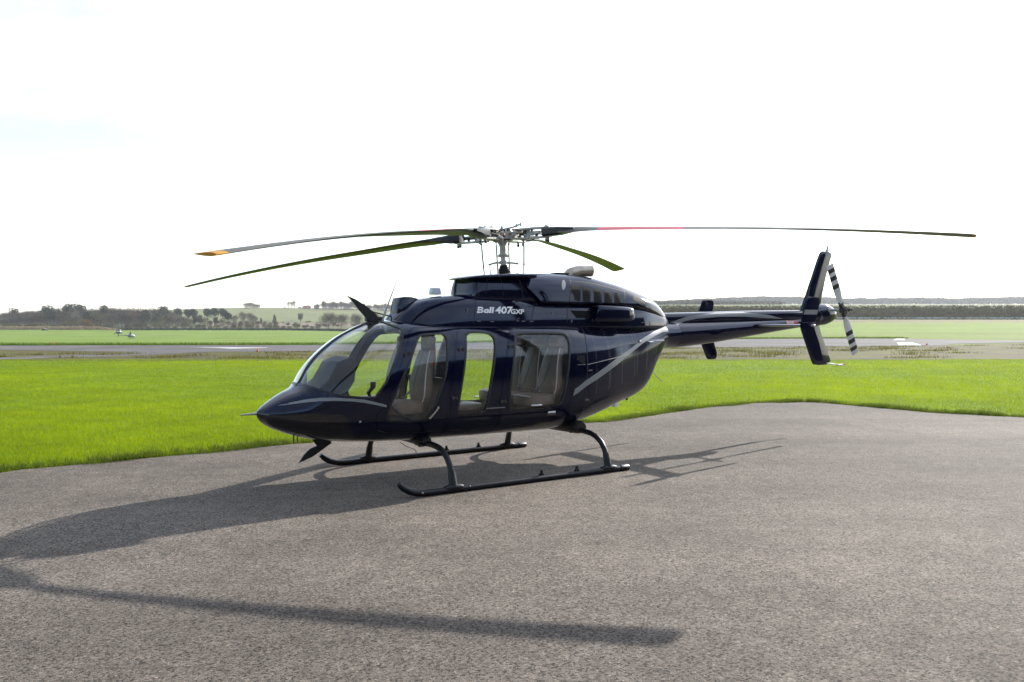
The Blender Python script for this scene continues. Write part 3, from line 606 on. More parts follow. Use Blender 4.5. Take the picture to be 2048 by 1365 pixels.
# ---- landing gear
for s_ in (1, -1):
    b = MB(); yk = 1.138*s_
    path = [(2.040, yk, .165), (1.985, yk, .118), (1.92, yk, .078), (1.84, yk, .052), (1.74, yk, .039), (1.60, yk, .037), (.8, yk, .037), (-.2, yk, .037), (-1.00, yk, .037)]
    b.tube(path, [.026, .036, .037, .037, .037, .037, .037, .037, .037], 16); o = b.build('skid_tube', SKIDM, heli)
    b = MB(); b.tube([(-.98, yk, .039), (-1.10, yk, .039), (-1.12, yk, .039)], [.041, .041, .028], 16); b.build('skid_end_cap', SKIDM, o)
    b = MB(); b.tube([(1.66, yk, .012), (.5, yk, .0075), (-.9, yk, .0075)], .011, 6, sq=.5); b.build('wear_shoe', STEEL, o)
    for x in (.22, -.30):
        b = MB(); b.prism([(x-.045, .068), (x+.045, .068), (x+.018, .10), (x+.012, .135), (x-.012, .135), (x-.018, .10)], yk-.008, yk+.008); b.build('skid_bracket', SKIDM, o)
    b = MB(); b.sphere((1.78, yk+.036*s_, .05), .012, 8); b.sphere((1.20, yk+.036*s_, .06), .010, 8); b.build('skid_bolt', STEEL, o)
XF = [(0, .452), (.35, .452), (.62, .466), (.77, .455), (.89, .425), (.99, .365), (1.06, .285), (1.105, .19), (1.138, .06)]
XR = [(0, .440), (.35, .446), (.62, .462), (.78, .452), (.90, .420), (1.0, .360), (1.065, .28), (1.105, .19), (1.138, .06)]
for x, prof in ((1.385, XF), (-.79, XR)):
    b = MB(); full = [(x, -y, z) for y, z in prof[::-1]]+[(x, y, z) for y, z in prof[1:]]
    b.tube(full, [.034]*len(full), 14); o = b.build('cross_tube', SKIDM, heli)
    for s_ in (1, -1):
        b = MB(); b.tube([(x, s_*1.088, .235), (x, s_*1.112, .155), (x, s_*1.135, .075)], [.040, .044, .046], 14); b.tube([(x+.11, s_*1.138, .055), (x+.06, s_*1.138, .058), (x-.06, s_*1.138, .058), (x-.11, s_*1.138, .055)], [.032, .044, .044, .032], 12); b.build('saddle', SKIDM, o)
        b = MB(); b.box((x, s_*.40, .47), (.15, .13, .085)); b.cyl((x-.08, s_*.46, .44), (x+.08, s_*.46, .44), .022, 10); b.build('clamp', BLACK, o, bevel=.01)
b = MB(); b.loft([[(-.79+.11*math.cos(a)*k, y, .50+.085*math.sin(a)*k) for a in frange(0, 5.9, 16)] for y, k in ((-.60, .75), (-.55, 1), (.55, 1), (.60, .75))]); b.build('cross_tube_fairing', BLACK, heli)
b = MB(); b.loft([[(1.385+.09*math.cos(a)*k, y, .485+.05*math.sin(a)*k) for a in frange(0, 5.9, 16)] for y, k in ((-.52, .6), (-.46, 1), (.46, 1), (.52, .6))]); b.build('cross_tube_fairing', BLACK, heli)
b = MB(); b.tube([(1.62, .3, .47), (1.55, .30, .42), (1.42, .30, .36), (1.40, .30, .28)], .004, 5); b.build('ground_wire', DARKST, heli)
# ---- main rotor
HUB = Vector((.028, 0, 2.958)); TILT = Matrix.Rotation(R(3.267), 4, 'Y'); MR = Matrix.Translation(HUB) @ TILT
RR = 5.334
def droop(r): return -.40*(r/RR)**1.9+.02*math.exp(-((r-1.2)/.7)**2)
prof = [(0, 0), (.015, .28), (.06, .58), (.16, .9), (.30, 1), (.52, .82), (.78, .42), (1, .02)]
b = MB(); rings = []; rs = [.80, .88, .98, 1.10, 1.30, 1.31]+frange(1.5, 2.3, 5)+[2.34, 2.35]+frange(2.6, 4.9, 14)+[5.04, 5.14, 5.20, 5.27, 5.29, 5.305]
for r in rs:
    c = .272 if r > 1.1 else .19+(.272-.19)*max(0, (r-.8)/.3); c = c if r < 5.25 else .272-(r-5.25)*1.2; t = .016 if r > 1.3 else .016+(1.3-r)*.06
    th = R(12.5-17*(r-.9)/4.4); z = droop(r); pts = []
    for u, v in prof: pts.append((c*(.26-u), t*v))
    for u, v in prof[-2:0:-1]: pts.append((c*(.26-u), -t*v*.8))
    rings.append([(r, y*math.cos(th)-q*math.sin(th), z+y*math.sin(th)+q*math.cos(th)) for y, q in pts])
b.loft(rings); n = 14
for i in range(len(rs)-1):
    rm = (rs[i]+rs[i+1])/2
    for j in range(n):
        up = j < 7
        b.m[i*n+j] = (3 if rm > 5.19 else (2 if 1.31 < rm < 2.35 else 1)) if up else (3 if rm > 5.27 else 0)
b.m[-1] = 3
blade_me = b.mesh('rotor_blade', [BLUNDER, BLTOP, BLRED, BLTIP], angle=40)
def mk(fn, name, mats, **k): bb = MB(); fn(bb); return bb.mesh(name, mats if isinstance(mats, list) else [mats], **k)
def cuff(b):
    b.loft([[(x, y*wy, z0+z*wz) for y, z in ((-1, -.6), (-.8, -1), (.8, -1), (1, -.6), (1, .6), (.8, 1), (-.8, 1), (-1, .6))] for x, wy, wz, z0 in ((.575, .085, .050, 0), (.60, .095, .056, 0), (.78, .10, .050, 0), (.90, .115, .034, .005), (1.0, .10, .020, .01))])
cuff_me = mk(cuff, 'blade_cuff', mat('cuff_navy', (.010, .011, .017), .35))
def grip(b):
    for z in (.058, -.058):
        b.loft([[(x, y, z+q) for y, q in ((-wy, -.011), (wy, -.011), (wy, .011), (-wy, .011))] for x, wy in ((.20, .045), (.30, .075), (.42, .085), (.56, .055), (.66, .05))])
    for y in (-.035, .035): b.cyl((.615, y, -.095), (.615, y, .085), .017, 8)
    b.cyl((.36, 0, -.07), (.36, 0, .07), .03, 10)
    b.box((.42, .0, 0), (.22, .05, .05)); b.box((.50, -.03, .0), (.08, .1, .03))
grip_me = mk(grip, 'blade_grip', HUBM, angle=30)
def gripd(b):
    for x, y, z, r in ((.30, .05, .0, .028), (.33, -.05, .02, .022), (.45, .055, -.025, .018), (.50, -.05, -.02, .016), (.40, .03, .035, .016), (.54, .03, .03, .014), (.25, -.03, -.045, .024), (.52, .045, -.01, .012)): b.cyl((x, y, z-.02), (x, y, z+.02), r, 8)
    b.tube([(.22, .06, .02), (.35, .085, -.01), (.52, .07, .0)], .008, 6); b.sphere((.615, .035, -.105), .022, 8); b.sphere((.615, -.035, -.10), .018, 8)
gripd_me = mk(gripd, 'grip_fittings', DARKST)
def drum(b): b.cyl((.165, .06, -.01), (.165, -.06, -.01), .048, 14); b.cyl((.165, .075, -.01), (.165, -.075, -.01), .026, 10)
drum_me = mk(drum, 'bearing_drum', HUBM)
def damper(b): b.cyl((.20, .055, -.04), (.20, .055, .05), .016, 8); b.sphere((.24, -.055, .05), .018, 8); b.cyl((.30, -.06, .04), (.16, -.05, .06), .012, 8)
damper_me = mk(damper, 'lag_damper', BRONZE)
def horn(b): b.tube([(.30, .07, -.03), (.285, .12, -.06), (.268, .10, -.095)], [.026, .02, .014], 8)
horn_me = mk(horn, 'pitch_horn', HUBM)
for ang in (122.9, 213.73, 303.73, 34.75):      # each blade sits at its own lead or lag
    M = MR @ Matrix.Rotation(R(ang), 4, 'Z')
    o = mobj('rotor_blade', blade_me, heli); o.matrix_local = M
    for nm, me in (('blade_cuff', cuff_me), ('blade_grip', grip_me), ('grip_fittings', gripd_me), ('bearing_drum', drum_me), ('lag_damper', damper_me), ('pitch_horn', horn_me)): mobj(nm, me, o)
def rp_(b, fn): fn(b)
def place(name, fn, m, bevel=0):
    bb = MB(); fn(bb); o = bb.build(name, m, heli, bevel=bevel); o.matrix_local = MR; return o
place('rotor_mast', lambda b: (b.cyl((0, 0, -.52), (0, 0, -.11), .033, 18), b.cyl((0, 0, -.24), (0, 0, -.06), .044, 18), b.tube([(0, 0, -.255), (0, 0, -.235)], .062, 16), b.box((.055, 0, -.26), (.03, .03, .035)), b.box((-.055, 0, -.26), (.03, .03, .035))), HUBM)
def yoke(b):
    b.loft([[(rr*math.cos(a), rr*math.sin(a), z) for a in frange(0, 2*math.pi*15/16, 16)] for rr, z in ((.045, -.13), (.06, -.10), (.11, -.02), (.12, .0), (.12, .035), (.09, .05))])
    for k in range(4):
        a = R(33.73+90*k); M = Matrix.Rotation(a, 3, 'Z')
        b.box(M@Vector((.17, 0, .028)), (.24, .10, .022), M); b.box(M@Vector((.15, 0, -.045)), (.12, .06, .02), M @ Matrix.Rotation(-.5, 3, 'Y'))
        a2 = R(33.73+45+90*k); M2 = Matrix.Rotation(a2, 3, 'Z'); b.box(M2@Vector((.105, 0, -.01)), (.03, .14, .08), M2)
place('rotor_yoke', yoke, HUBM)
place('hub_cap', lambda b: (b.cyl((0, 0, .03), (0, 0, .085), .05, 14), b.cyl((0, 0, .08), (0, 0, .12), .018, 10), b.tube([(.0, .03, .075), (-.09, .12, .095), (-.15, .19, .125)], .012, 8), b.cyl((-.16, .20, .10), (-.16, .20, .15), .014, 8), b.cyl((-.12, .16, .09), (-.12, .16, .14), .010, 8)), STEEL)
place('vibration_absorber', lambda b: (b.tube([(.02, 0, .06), (.09, -.05, .105), (.22, -.10, .112)], .009, 8), b.sphere((.12, -.06, .11), (.032, .032, .018), 10), b.sphere((.24, -.11, .112), (.036, .036, .018), 10)), HUBM)
place('hub_fittings', lambda b: [b.cyl((.10*math.cos(a), .10*math.sin(a), -.07), (.10*math.cos(a), .10*math.sin(a), .075), .012, 8) for a in frange(0, 5.8, 14)], DARKST)
place('hub_bushings', lambda b: [b.cyl((.16*math.cos(a)-.02*math.sin(a), .16*math.sin(a)+.02*math.cos(a), -.03), (.16*math.cos(a)+.03*math.sin(a), .16*math.sin(a)-.03*math.cos(a), .02), .024, 8) for a in frange(.3, 5.9, 8)], BRONZE)
for ang in (123.73, 213.73, 303.73, 33.73):
    a = R(ang+7); c_, s_ = math.cos(a), math.sin(a)
    o = place('pitch_link', lambda b: (b.tube([(.285*c_, .285*s_, -.10), (.282*c_, .282*s_, -.16), (.27*c_, .27*s_, -.40), (.262*c_, .262*s_, -.50)], [.007, .0115, .0115, .007], 10), b.sphere((.285*c_, .285*s_, -.095), .018, 8)), HUBM)
    q = MB(); q.tube([(.2715*c_, .2715*s_, -.375), (.2705*c_, .2705*s_, -.39)], .0125, 10); q.build('red_band', RED, o)
place('swashplate_arm', lambda b: (b.tube([(-.19, .06, -.365), (-.10, .03, -.352), (0, 0, -.342), (.10, -.03, -.345), (.19, -.06, -.365)], [.017, .02, .03, .02, .017], 8, sq=.7), b.cyl((0, 0, -.365), (0, 0, -.32), .048, 14), b.tube([(-.185, .055, -.36), (-.18, .055, -.50)], .006, 6), b.tube([(-.16, .05, -.36), (-.165, .05, -.50)], .005, 6), b.tube([(.185, -.055, -.36), (.165, -.055, -.50)], .006, 6), b.tube([(.165, -.05, -.36), (.155, -.055, -.50)], .005, 6)), HUBM)
place('mast_boot', lambda b: b.loft([[(r*math.cos(a), r*math.sin(a), z) for a in frange(0, 2*math.pi*19/20, 20)] for r, z in ((.042, -.375), (.055, -.39), (.046, -.397), (.068, -.412), (.056, -.42), (.082, -.437), (.068, -.445), (.096, -.463), (.082, -.47), (.11, -.49), (.11, -.51))]), RUBBER)
# ---- cabin
b = MB(); b.box((.80, 0, .61), (2.9, .80, .04)); b.build('cabin_floor', INTER, heli)
b = MB(); b.prism([(2.56, 1.06), (2.40, 1.20), (2.28, 1.40), (2.12, 1.455), (2.055, 1.42), (2.08, 1.18), (2.20, 1.0), (2.30, .62), (2.5, .62)], -.42, .10); b.build('instrument_panel', PANELM, heli, bevel=.02)
b = MB()
for k, (y, z) in enumerate(((-.30, 1.30), (-.16, 1.30), (-.02, 1.30))): b.box((2.058, y, z), (.012, .12, .12))
b.build('display_screen', DGLASS, heli, bevel=.004)
b = MB(); b.box((2.44, 0, 1.00), (.36, .84, .05)); b.build('glareshield', PANELM, heli, bevel=.015)
b = MB(); b.box((1.75, 0, .70), (.62, .16, .20)); b.build('centre_pedestal', INTER, heli, bevel=.02)
b = MB(); b.box((1.10, 0, 1.18), (.10, .20, 1.2)); b.build('control_column_cover', INTER, heli, bevel=.02)
for y in (.33, -.33):
    b = MB(); b.tube([(1.93, y*.9, .62), (2.02, y*.95, .80), (1.99, y, .98), (2.02, y, 1.06), (1.96, y, 1.13)], [.018, .016, .016, .022, .026], 8); b.box((1.965, y, 1.15), (.045, .05, .06)); b.build('cyclic_stick', BLACK, heli)
    b = MB(); b.tube([(1.45, y+.22, .66), (1.70, y+.22, .80), (1.86, y+.22, .93)], [.014, .014, .022], 8); b.box((1.88, y+.22, .955), (.06, .05, .05)); b.build('collective_lever', BLACK, heli)
b = MB(); b.tube([(1.13, .16, 1.32), (1.13, .16, 1.33), (1.13, .16, 1.56), (1.13, .16, 1.585), (1.13, .16, 1.61)], [.04, .048, .048, .03, .018], 12, 0); b.box((1.13, .16, 1.63), (.03, .03, .045), m=1); b.build('fire_extinguisher', [RED, BLACK], heli)
# seats
def bandsec(x, y, wx, wy, z, n=20, e=3.2):
    return [(x+wx*math.copysign(abs(math.cos(t))**(2/e), math.cos(t)), y+wy*math.copysign(abs(math.sin(t))**(2/e), math.sin(t)), z) for t in [2*math.pi*k/n for k in range(n)]]
def make_seat():
    c = MB(); c.loft([bandsec(.0, 0, wx, wy, z) for wx, wy, z in ((.20, .18, .0), (.235, .205, .02), (.245, .215, .09), (.235, .205, .135), (.19, .16, .155))])
    k = MB(); P = [(-.215, .08, .115, .05), (-.225, .20, .200, .062), (-.235, .30, .212, .07), (-.250, .45, .190, .06), (-.275, .58, .165, .052), (-.300, .66, .150, .05), (-.32, .72, .14, .045)]
    k.loft([bandsec(x-.02, 0, t, w_, z) for x, z, w_, t in P])
    h = MB(); h.loft([bandsec(x, 0, t, w_, z) for x, z, w_, t in ((-.34, .735, .09, .035), (-.345, .755, .125, .05), (-.36, .86, .125, .048), (-.37, .89, .09, .03))])
    p = MB()
    for s_ in (1, -1): p.tube([(x-.02+t*.72, s_*w_*.93, z) for x, z, w_, t in P], .0065, 6)
    p.tube([(.19, -.19, .135), (.225, -.1, .14), (.23, .1, .14), (.19, .19, .135)], .006, 6)
    sb = MB(); sb.tube([(-.20, .15, .70), (-.165, .09, .50), (-.13, .02, .28), (-.05, -.05, .17)], .018, 6, sq=.15); sb.box((-.06, -.04, .185), (.05, .05, .02))
    bs = MB(); bs.box((0, 0, -.085), (.38, .22, .17))
    return [('seat_cushion', c.mesh('seat_cushion', [LEATHER])), ('backrest', k.mesh('backrest', [LEATHER])), ('headrest', h.mesh('headrest', [LEATHER])), ('piping', p.mesh('piping', [PIPING])), ('seat_belt', sb.mesh('seat_belt', [mat('belt_grey', (.10, .10, .10), .6)])), ('seat_base', bs.mesh('seat_base', [INTER]))]
SEAT = make_seat()
for x, y, z, f in ((1.62, .335, .80, 1), (1.62, -.335, .80, 1), (.82, .335, .80, -1), (.82, -.335, .80, -1), (-.18, .42, .80, 1), (-.18, 0, .80, 1), (-.18, -.42, .80, 1)):
    o = mobj('seat', SEAT[0][1], heli); o.matrix_local = Matrix.Translation((x, y, z)) @ Matrix.Rotation(0 if f == 1 else math.pi, 4, 'Z')
    if f == -1: o.scale = (.92, .9, .55)
    for nm, me in SEAT[1:]:
        if f == -1 and nm == 'headrest': continue
        mobj(nm, me, o)
# ================================================================== setting
FPX = 1650.0
def smooth(a, b, x): t = min(max((x-a)/(b-a), 0), 1); return t*t*(3-2*t)
def lin(tab, x):
    if x <= tab[0][0]: return tab[0][1]
    for (a, va), (b, vb) in zip(tab, tab[1:]):
        if x <= b: return va+(vb-va)*(x-a)/(b-a)
    return tab[-1][1]
LEFT = [(0, 0), (70, 0), (110, -.8), (150, -1.95), (220, -3.6), (300, -5.2), (370, -5.4), (450, -5.1), (600, -4.05), (640, -3.6), (760, -1.2)]
RIGHT = [(0, 0), (98, 0), (150, .45), (200, 1.15), (300, 2.75), (303, 2.95), (316, 7.3), (325, 7.8), (700, 16.6), (1500, 34.6), (2200, 46), (4200, 60)]
HILLY = [(-.75, 644), (-.62, 641), (-.53, 634), (-.44, 621), (-.35, 616.5), (-.30, 616), (-.23, 617), (-.13, 621), (0, 624), (.2, 628)]
def hgt(X, Y):
    if Y < 60: return 0.0
    u = X/Y; s = smooth(-.10, .20, u); z = 0
    if s < 1:
        if Y <= 760: zl = lin(LEFT, Y)
        else:
            top = 1.85+(645-lin(HILLY, u))*1300/FPX; t = (Y-760)/540
            zl = -1.2+(top+1.2)*(t if t < 1 else 1-.15*min(t-1, 3))*(1 if t >= 1 else (.55+.45*t)) if t < 1 else top*(1-.12*min(t-1, 3))
        z += (1-s)*zl
    if s > 0: z += s*lin(RIGHT, Y)
    return z
def zone(X, Y):
    "base colour of the ground cover"
    u = X/max(Y, 1)
    if Y < 47: return (.120, .175, .008)
    if Y < 60: return (.085, .135, .016)
    if u < .05:
        if Y < 160: return (.105, .155, .018)
        if Y < 640: return (.118, .172, .020)
        if Y < 660: return (.08, .075, .04)
        if 700 < Y < 850 and -.37 < u: return (.150, .115, .075)
        if Y < 900: return (.08, .09, .035)
        return (.120, .130, .045)
    if Y < 130: return (.110, .150, .020)
    if Y < 240: return (.118, .170, .020)
    if Y < 303: return (.135, .12, .055)
    if Y < 317: return (.085, .078, .048)
    if Y < 360: return (.10, .17, .035)
    return (.09, .10, .04)
def attr_mat(name, attr, rough=.95, vs=(.7, 1.25), scales=(.6, 9, 60), bump=.6, transl=0.0, spec=.1):
    m = bpy.data.materials.new(name); m.use_nodes = True; t = m.node_tree; b = t.nodes['Principled BSDF']; b.inputs['Roughness'].default_value = rough; b.inputs['Specular IOR Level'].default_value = spec
    at = t.nodes.new('ShaderNodeAttribute'); at.attribute_name = attr; tcn = t.nodes.new('ShaderNodeTexCoord'); prev = at.outputs['Color']; last = None
    for i, s in enumerate(scales):
        n = t.nodes.new('ShaderNodeTexNoise'); n.inputs['Scale'].default_value = s; n.inputs['Detail'].default_value = 5; n.inputs['Roughness'].default_value = .6; t.links.new(tcn.outputs['Object'], n.inputs['Vector'])
        r = t.nodes.new('ShaderNodeMapRange'); r.inputs['From Min'].default_value = .3; r.inputs['From Max'].default_value = .7; r.inputs['To Min'].default_value = vs[0]; r.inputs['To Max'].default_value = vs[1]; t.links.new(n.outputs['Fac'], r.inputs['Value'])
        mu = t.nodes.new('ShaderNodeMixRGB'); mu.blend_type = 'MULTIPLY'; mu.inputs[0].default_value = 1; t.links.new(prev, mu.inputs[1]); t.links.new(r.outputs[0], mu.inputs[2]); prev = mu.outputs[0]; last = n
    t.links.new(prev, b.inputs['Base Color'])
    if bump:
        bp = t.nodes.new('ShaderNodeBump'); bp.inputs['Strength'].default_value = bump; bp.inputs['Distance'].default_value = .05; t.links.new(last.outputs['Fac'], bp.inputs['Height']); t.links.new(bp.outputs[0], b.inputs['Normal'])
    if transl:
        tr = t.nodes.new('ShaderNodeBsdfTranslucent'); t.links.new(prev, tr.inputs[0]); ms = t.nodes.new('ShaderNodeMixShader'); ms.inputs[0].default_value = transl
        t.links.new(b.outputs[0], ms.inputs[1]); t.links.new(tr.outputs[0], ms.inputs[2]); t.links.new(ms.outputs[0], t.nodes['Material Output'].inputs['Surface'])
    MATS[name] = m; return m
def colour_attr(me, cols):
    a = me.attributes.new('Col', 'FLOAT_COLOR', 'POINT'); a.data.foreach_set('color', np.c_[np.asarray(cols, float), np.ones(len(cols))].astype(np.float32).ravel())
# ground: one polar sheet round the camera out to the horizon
ang = [R(a) for a in list(np.arange(-44, 44.01, .5))+list(np.arange(50, 316, 6.0))]
rad = [3, 6, 10, 15, 20, 26, 32, 38, 44, 47.5, 52, 60, 66, 70, 74, 80, 88, 96, 102, 110, 120, 130, 140, 150, 165, 180, 200, 220, 240, 260, 280, 292, 298, 301, 303, 305, 308, 311, 314, 316, 318, 321, 325, 335, 350, 370, 400, 430, 460, 500, 540, 580, 600, 620, 640, 660, 700, 740, 780, 820, 860, 900, 950, 1000, 1060, 1120, 1180, 1240, 1300, 1360, 1450, 1550, 1700, 1900, 2200, 2600, 3200, 4000]
V = [(0, 0, -.35)]; CC = [zone(0, 1)]
for r in rad:
    for a in ang:
        # along the view the rings follow constant distance in Y so zones stay straight
        sc = 1/max(math.cos(a), .70) if abs(a) < R(46) or a > R(314) else 1/.70
        X, Y = r*sc*math.sin(a), r*sc*math.cos(a); V.append((X, Y, hgt(X, Y) if Y > 10 or r > 8 else -.35)); CC.append(zone(X, Y) if Y > 0 else (.085, .14, .02))
n = len(ang); F = [(0, 1+(j+1) % n, 1+j) for j in range(n)]
for i in range(len(rad)-1):
    for j in range(n): F.append((1+i*n+j, 1+i*n+(j+1) % n, 1+(i+1)*n+(j+1) % n, 1+(i+1)*n+j))
me = bpy.data.meshes.new('ground'); me.from_pydata(V, [], F); colour_attr(me, CC); me.shade_smooth()
GROUNDM = attr_mat('grass_ground', 'Col', vs=(.80, 1.18), scales=(.045, .6, 9)); me.materials.append(GROUNDM)
ground = tag(link(bpy.data.objects.new('ground', me)), kind='structure')
# apron
EDGE = [(-60, -12), (-22, -1.2), (-12, 6.0), (-8.6, 8.5), (-6.29, 10.1), (-5.96, 10.37), (-5.67, 10.66), (-5.17, 10.97), (-4.75, 11.26), (-4.13, 11.83), (-3.1, 12.62), (-1.03, 13.64), (1.14, 14.84), (1.72, 15.21), (2.73, 16.27), (4.31, 17.9), (5.3, 18.6), (5.89, 18.85), (6.65, 19.02), (7.1, 18.75), (7.48, 18.22), (8.48, 16.9), (9.45, 16.2), (9.96, 16.01), (11.5, 15.8), (14, 15.8), (24, 17.5), (70, 24)]
def densify(P, step, jit):
    Q = []
    for (x0, y0), (x1, y1) in zip(P, P[1:]):
        L_ = math.hypot(x1-x0, y1-y0); k = max(1, int(L_/step))
        for i in range(k):
            t = i/k; x, y = x0+(x1-x0)*t, y0+(y1-y0)*t
            nx, ny = -(y1-y0)/L_, (x1-x0)/L_; d = jit*(mnoise.noise((x*1.3, y*1.3, 0))*1.6+mnoise.noise((x*6, y*6, 3))*.6); Q.append((x+nx*d, y+ny*d))
    return Q+[P[-1]]
EDGED = densify(EDGE, .10, .085)
APOLY = EDGED+[(70, -90), (-60, -90)]
def sheet(name, P, z, m, kind='structure'):
    me = bpy.data.meshes.new(name); bm = bmesh.new(); vs_ = [bm.verts.new((x, y, z)) for x, y in P]; f = bm.faces.new(vs_); bm.normal_update()
    if f.normal.z < 0: f.normal_flip()
    bmesh.ops.triangulate(bm, faces=[f]); bm.to_mesh(me); bm.free(); me.materials.append(m); o = link(bpy.data.objects.new(name, me)); o['kind'] = kind; return o
def asphalt(name, base, speck=1.0, scale=105, edge=False):
    m = bpy.data.materials.new(name); m.use_nodes = True; t = m.node_tree; b = t.nodes['Principled BSDF']; N_ = t.nodes.new; K = t.links.new
    b.inputs['Roughness'].default_value = .9; b.inputs['Specular IOR Level'].default_value = .12
    tcn = N_('ShaderNodeTexCoord'); vo = N_('ShaderNodeTexVoronoi'); vo.inputs['Scale'].default_value = scale; vo.inputs['Randomness'].default_value = 1; K(tcn.outputs['Object'], vo.inputs['Vector'])
    sp = N_('ShaderNodeSeparateColor'); K(vo.outputs['Color'], sp.inputs[0])
    r1 = N_('ShaderNodeValToRGB'); e = r1.color_ramp; e.elements[0].position = 0; e.elements[0].color = (*[c*(1-.72*speck) for c in base], 1); e.elements[1].position = 1; e.elements[1].color = (*[c*(1+.75*speck) for c in base], 1)
    for p, k in ((.15, .38), (.25, .88), (.82, 1.04), (.95, 1.22)):
        q = e.elements.new(p); q.color = (*[c*(1+(k-1)*speck) for c in base], 1)
    K(sp.outputs[0], r1.inputs[0])
    prev = r1.outputs[0]
    for s, lo, hi, det in ((.16, .78, 1.16, 5), (.9, .86, 1.12, 7), (6, .86, 1.12, 4), (42, .62, 1.22, 3)):
        n_ = N_('ShaderNodeTexNoise'); n_.inputs['Scale'].default_value = s; n_.inputs['Detail'].default_value = det; K(tcn.outputs['Object'], n_.inputs['Vector'])
        mr = N_('ShaderNodeMapRange'); mr.inputs['From Min'].default_value = .32; mr.inputs['From Max'].default_value = .68; mr.inputs['To Min'].default_value = lo; mr.inputs['To Max'].default_value = hi; K(n_.outputs['Fac'], mr.inputs['Value'])
        mu = N_('ShaderNodeMixRGB'); mu.blend_type = 'MULTIPLY'; mu.inputs[0].default_value = 1; K(prev, mu.inputs[1]); K(mr.outputs[0], mu.inputs[2]); prev = mu.outputs[0]
    mp = N_('ShaderNodeMapping'); mp.inputs['Rotation'].default_value = (0, 0, R(-38)); mp.inputs['Scale'].default_value = (.10, .9, 1); K(tcn.outputs['Object'], mp.inputs[0])
    n_ = N_('ShaderNodeTexNoise'); n_.inputs['Scale'].default_value = 1; n_.inputs['Detail'].default_value = 3; K(mp.outputs[0], n_.inputs['Vector'])       # worn, lighter wheel paths
    mr = N_('ShaderNodeMapRange'); mr.inputs['From Min'].default_value = .35; mr.inputs['From Max'].default_value = .68; mr.inputs['To Min'].default_value = .90; mr.inputs['To Max'].default_value = 1.13; K(n_.outputs['Fac'], mr.inputs['Value'])
    mu = N_('ShaderNodeMixRGB'); mu.blend_type = 'MULTIPLY'; mu.inputs[0].default_value = 1; K(prev, mu.inputs[1]); K(mr.outputs[0], mu.inputs[2]); prev = mu.outputs[0]
    K(prev, b.inputs['Base Color'])
    bp = N_('ShaderNodeBump'); bp.inputs['Strength'].default_value = .55; bp.inputs['Distance'].default_value = .004; K(vo.outputs['Distance'], bp.inputs['Height']); bp.invert = True
    bp2 = N_('ShaderNodeBump'); bp2.inputs['Strength'].default_value = .35; bp2.inputs['Distance'].default_value = .006; n3 = N_('ShaderNodeTexNoise'); n3.inputs['Scale'].default_value = 28; n3.inputs['Detail'].default_value = 6; K(tcn.outputs['Object'], n3.inputs['Vector']); K(n3.outputs['Fac'], bp2.inputs['Height']); K(bp.outputs[0], bp2.inputs['Normal']); K(bp2.outputs[0], b.inputs['Normal'])
    MATS[name] = m; return m
apron = sheet('apron', APOLY, .004, asphalt('apron_asphalt', (.143, .121, .101), 1.05, 100))
# cross fall added to the paving near the camera to flatten the blade shadow
def fall(x, y): return min(max(.022*(x+1.1), -.11), .06)*(1-smooth(6.2, 8.1, y))*smooth(-6, 0, y)*(1-smooth(7, 14, abs(x)))
bm = bmesh.new(); bm.from_mesh(apron.data)
for k in range(-28, 29): bmesh.ops.bisect_plane(bm, geom=bm.verts[:]+bm.edges[:]+bm.faces[:], plane_co=(k*.5, 0, 0), plane_no=(1, 0, 0))
for k in range(-12, 18): bmesh.ops.bisect_plane(bm, geom=bm.verts[:]+bm.edges[:]+bm.faces[:], plane_co=(0, k*.5, 0), plane_no=(0, 1, 0))
for v_ in bm.verts: v_.co.z += fall(v_.co.x, v_.co.y)
for f in bm.faces: f.smooth = True
bm.to_mesh(apron.data); bm.free()
# scrubby verge, runway, track, markings
def verge_mat():
    m = bpy.data.materials.new('gravel_moss'); m.use_nodes = True; t = m.node_tree; b = t.nodes['Principled BSDF']; b.inputs['Roughness'].default_value = .95; b.inputs['Specular IOR Level'].default_value = .1
    tcn = t.nodes.new('ShaderNodeTexCoord'); mp = t.nodes.new('ShaderNodeMapping'); mp.inputs['Scale'].default_value = (.35, 1, 1); t.links.new(tcn.outputs['Object'], mp.inputs[0]); prev = None
    cols = [((.056, .047, .037), None, 0), ((.080, .082, .012), .55, .49), ((.115, .090, .016), 1.4, .54), ((.032, .030, .015), 3.5, .56)]
    for c, s, th in cols:
        if s is None:
            rgb = t.nodes.new('ShaderNodeRGB'); rgb.outputs[0].default_value = (*c, 1); prev = rgb.outputs[0]; continue
        n_ = t.nodes.new('ShaderNodeTexNoise'); n_.inputs['Scale'].default_value = s; n_.inputs['Detail'].default_value = 8; n_.inputs['Roughness'].default_value = .7; t.links.new(mp.outputs[0], n_.inputs['Vector'])
        mr = t.nodes.new('ShaderNodeMapRange'); mr.inputs['From Min'].default_value = th-.04; mr.inputs['From Max'].default_value = th+.06; t.links.new(n_.outputs['Fac'], mr.inputs['Value'])
        mx_ = t.nodes.new('ShaderNodeMixRGB'); t.links.new(mr.outputs[0], mx_.inputs[0]); t.links.new(prev, mx_.inputs[1]); mx_.inputs[2].default_value = (*c, 1); prev = mx_.outputs[0]
    t.links.new(prev, b.inputs['Base Color']); MATS['gravel_moss'] = m; return m
def wav(P, step=1.2, jit=.35): return densify(P, step, jit)
near_v = wav([(-60, 39.6), (-24.5, 39.6), (-10, 39.2), (9, 39.6), (25.2, 40.6), (70, 42)])
far_v = [(70, 84), (-90, 68), (-90, 39.6)]
sheet('verge', near_v+[(90, 42), (90, 77.5), (51, 77), (36, 66), (28, 66), (12, 61), (-12.8, 53), (-20.6, 52), (-33.7, 56), (-90, 56), (-90, 39.6)], .010, verge_mat())
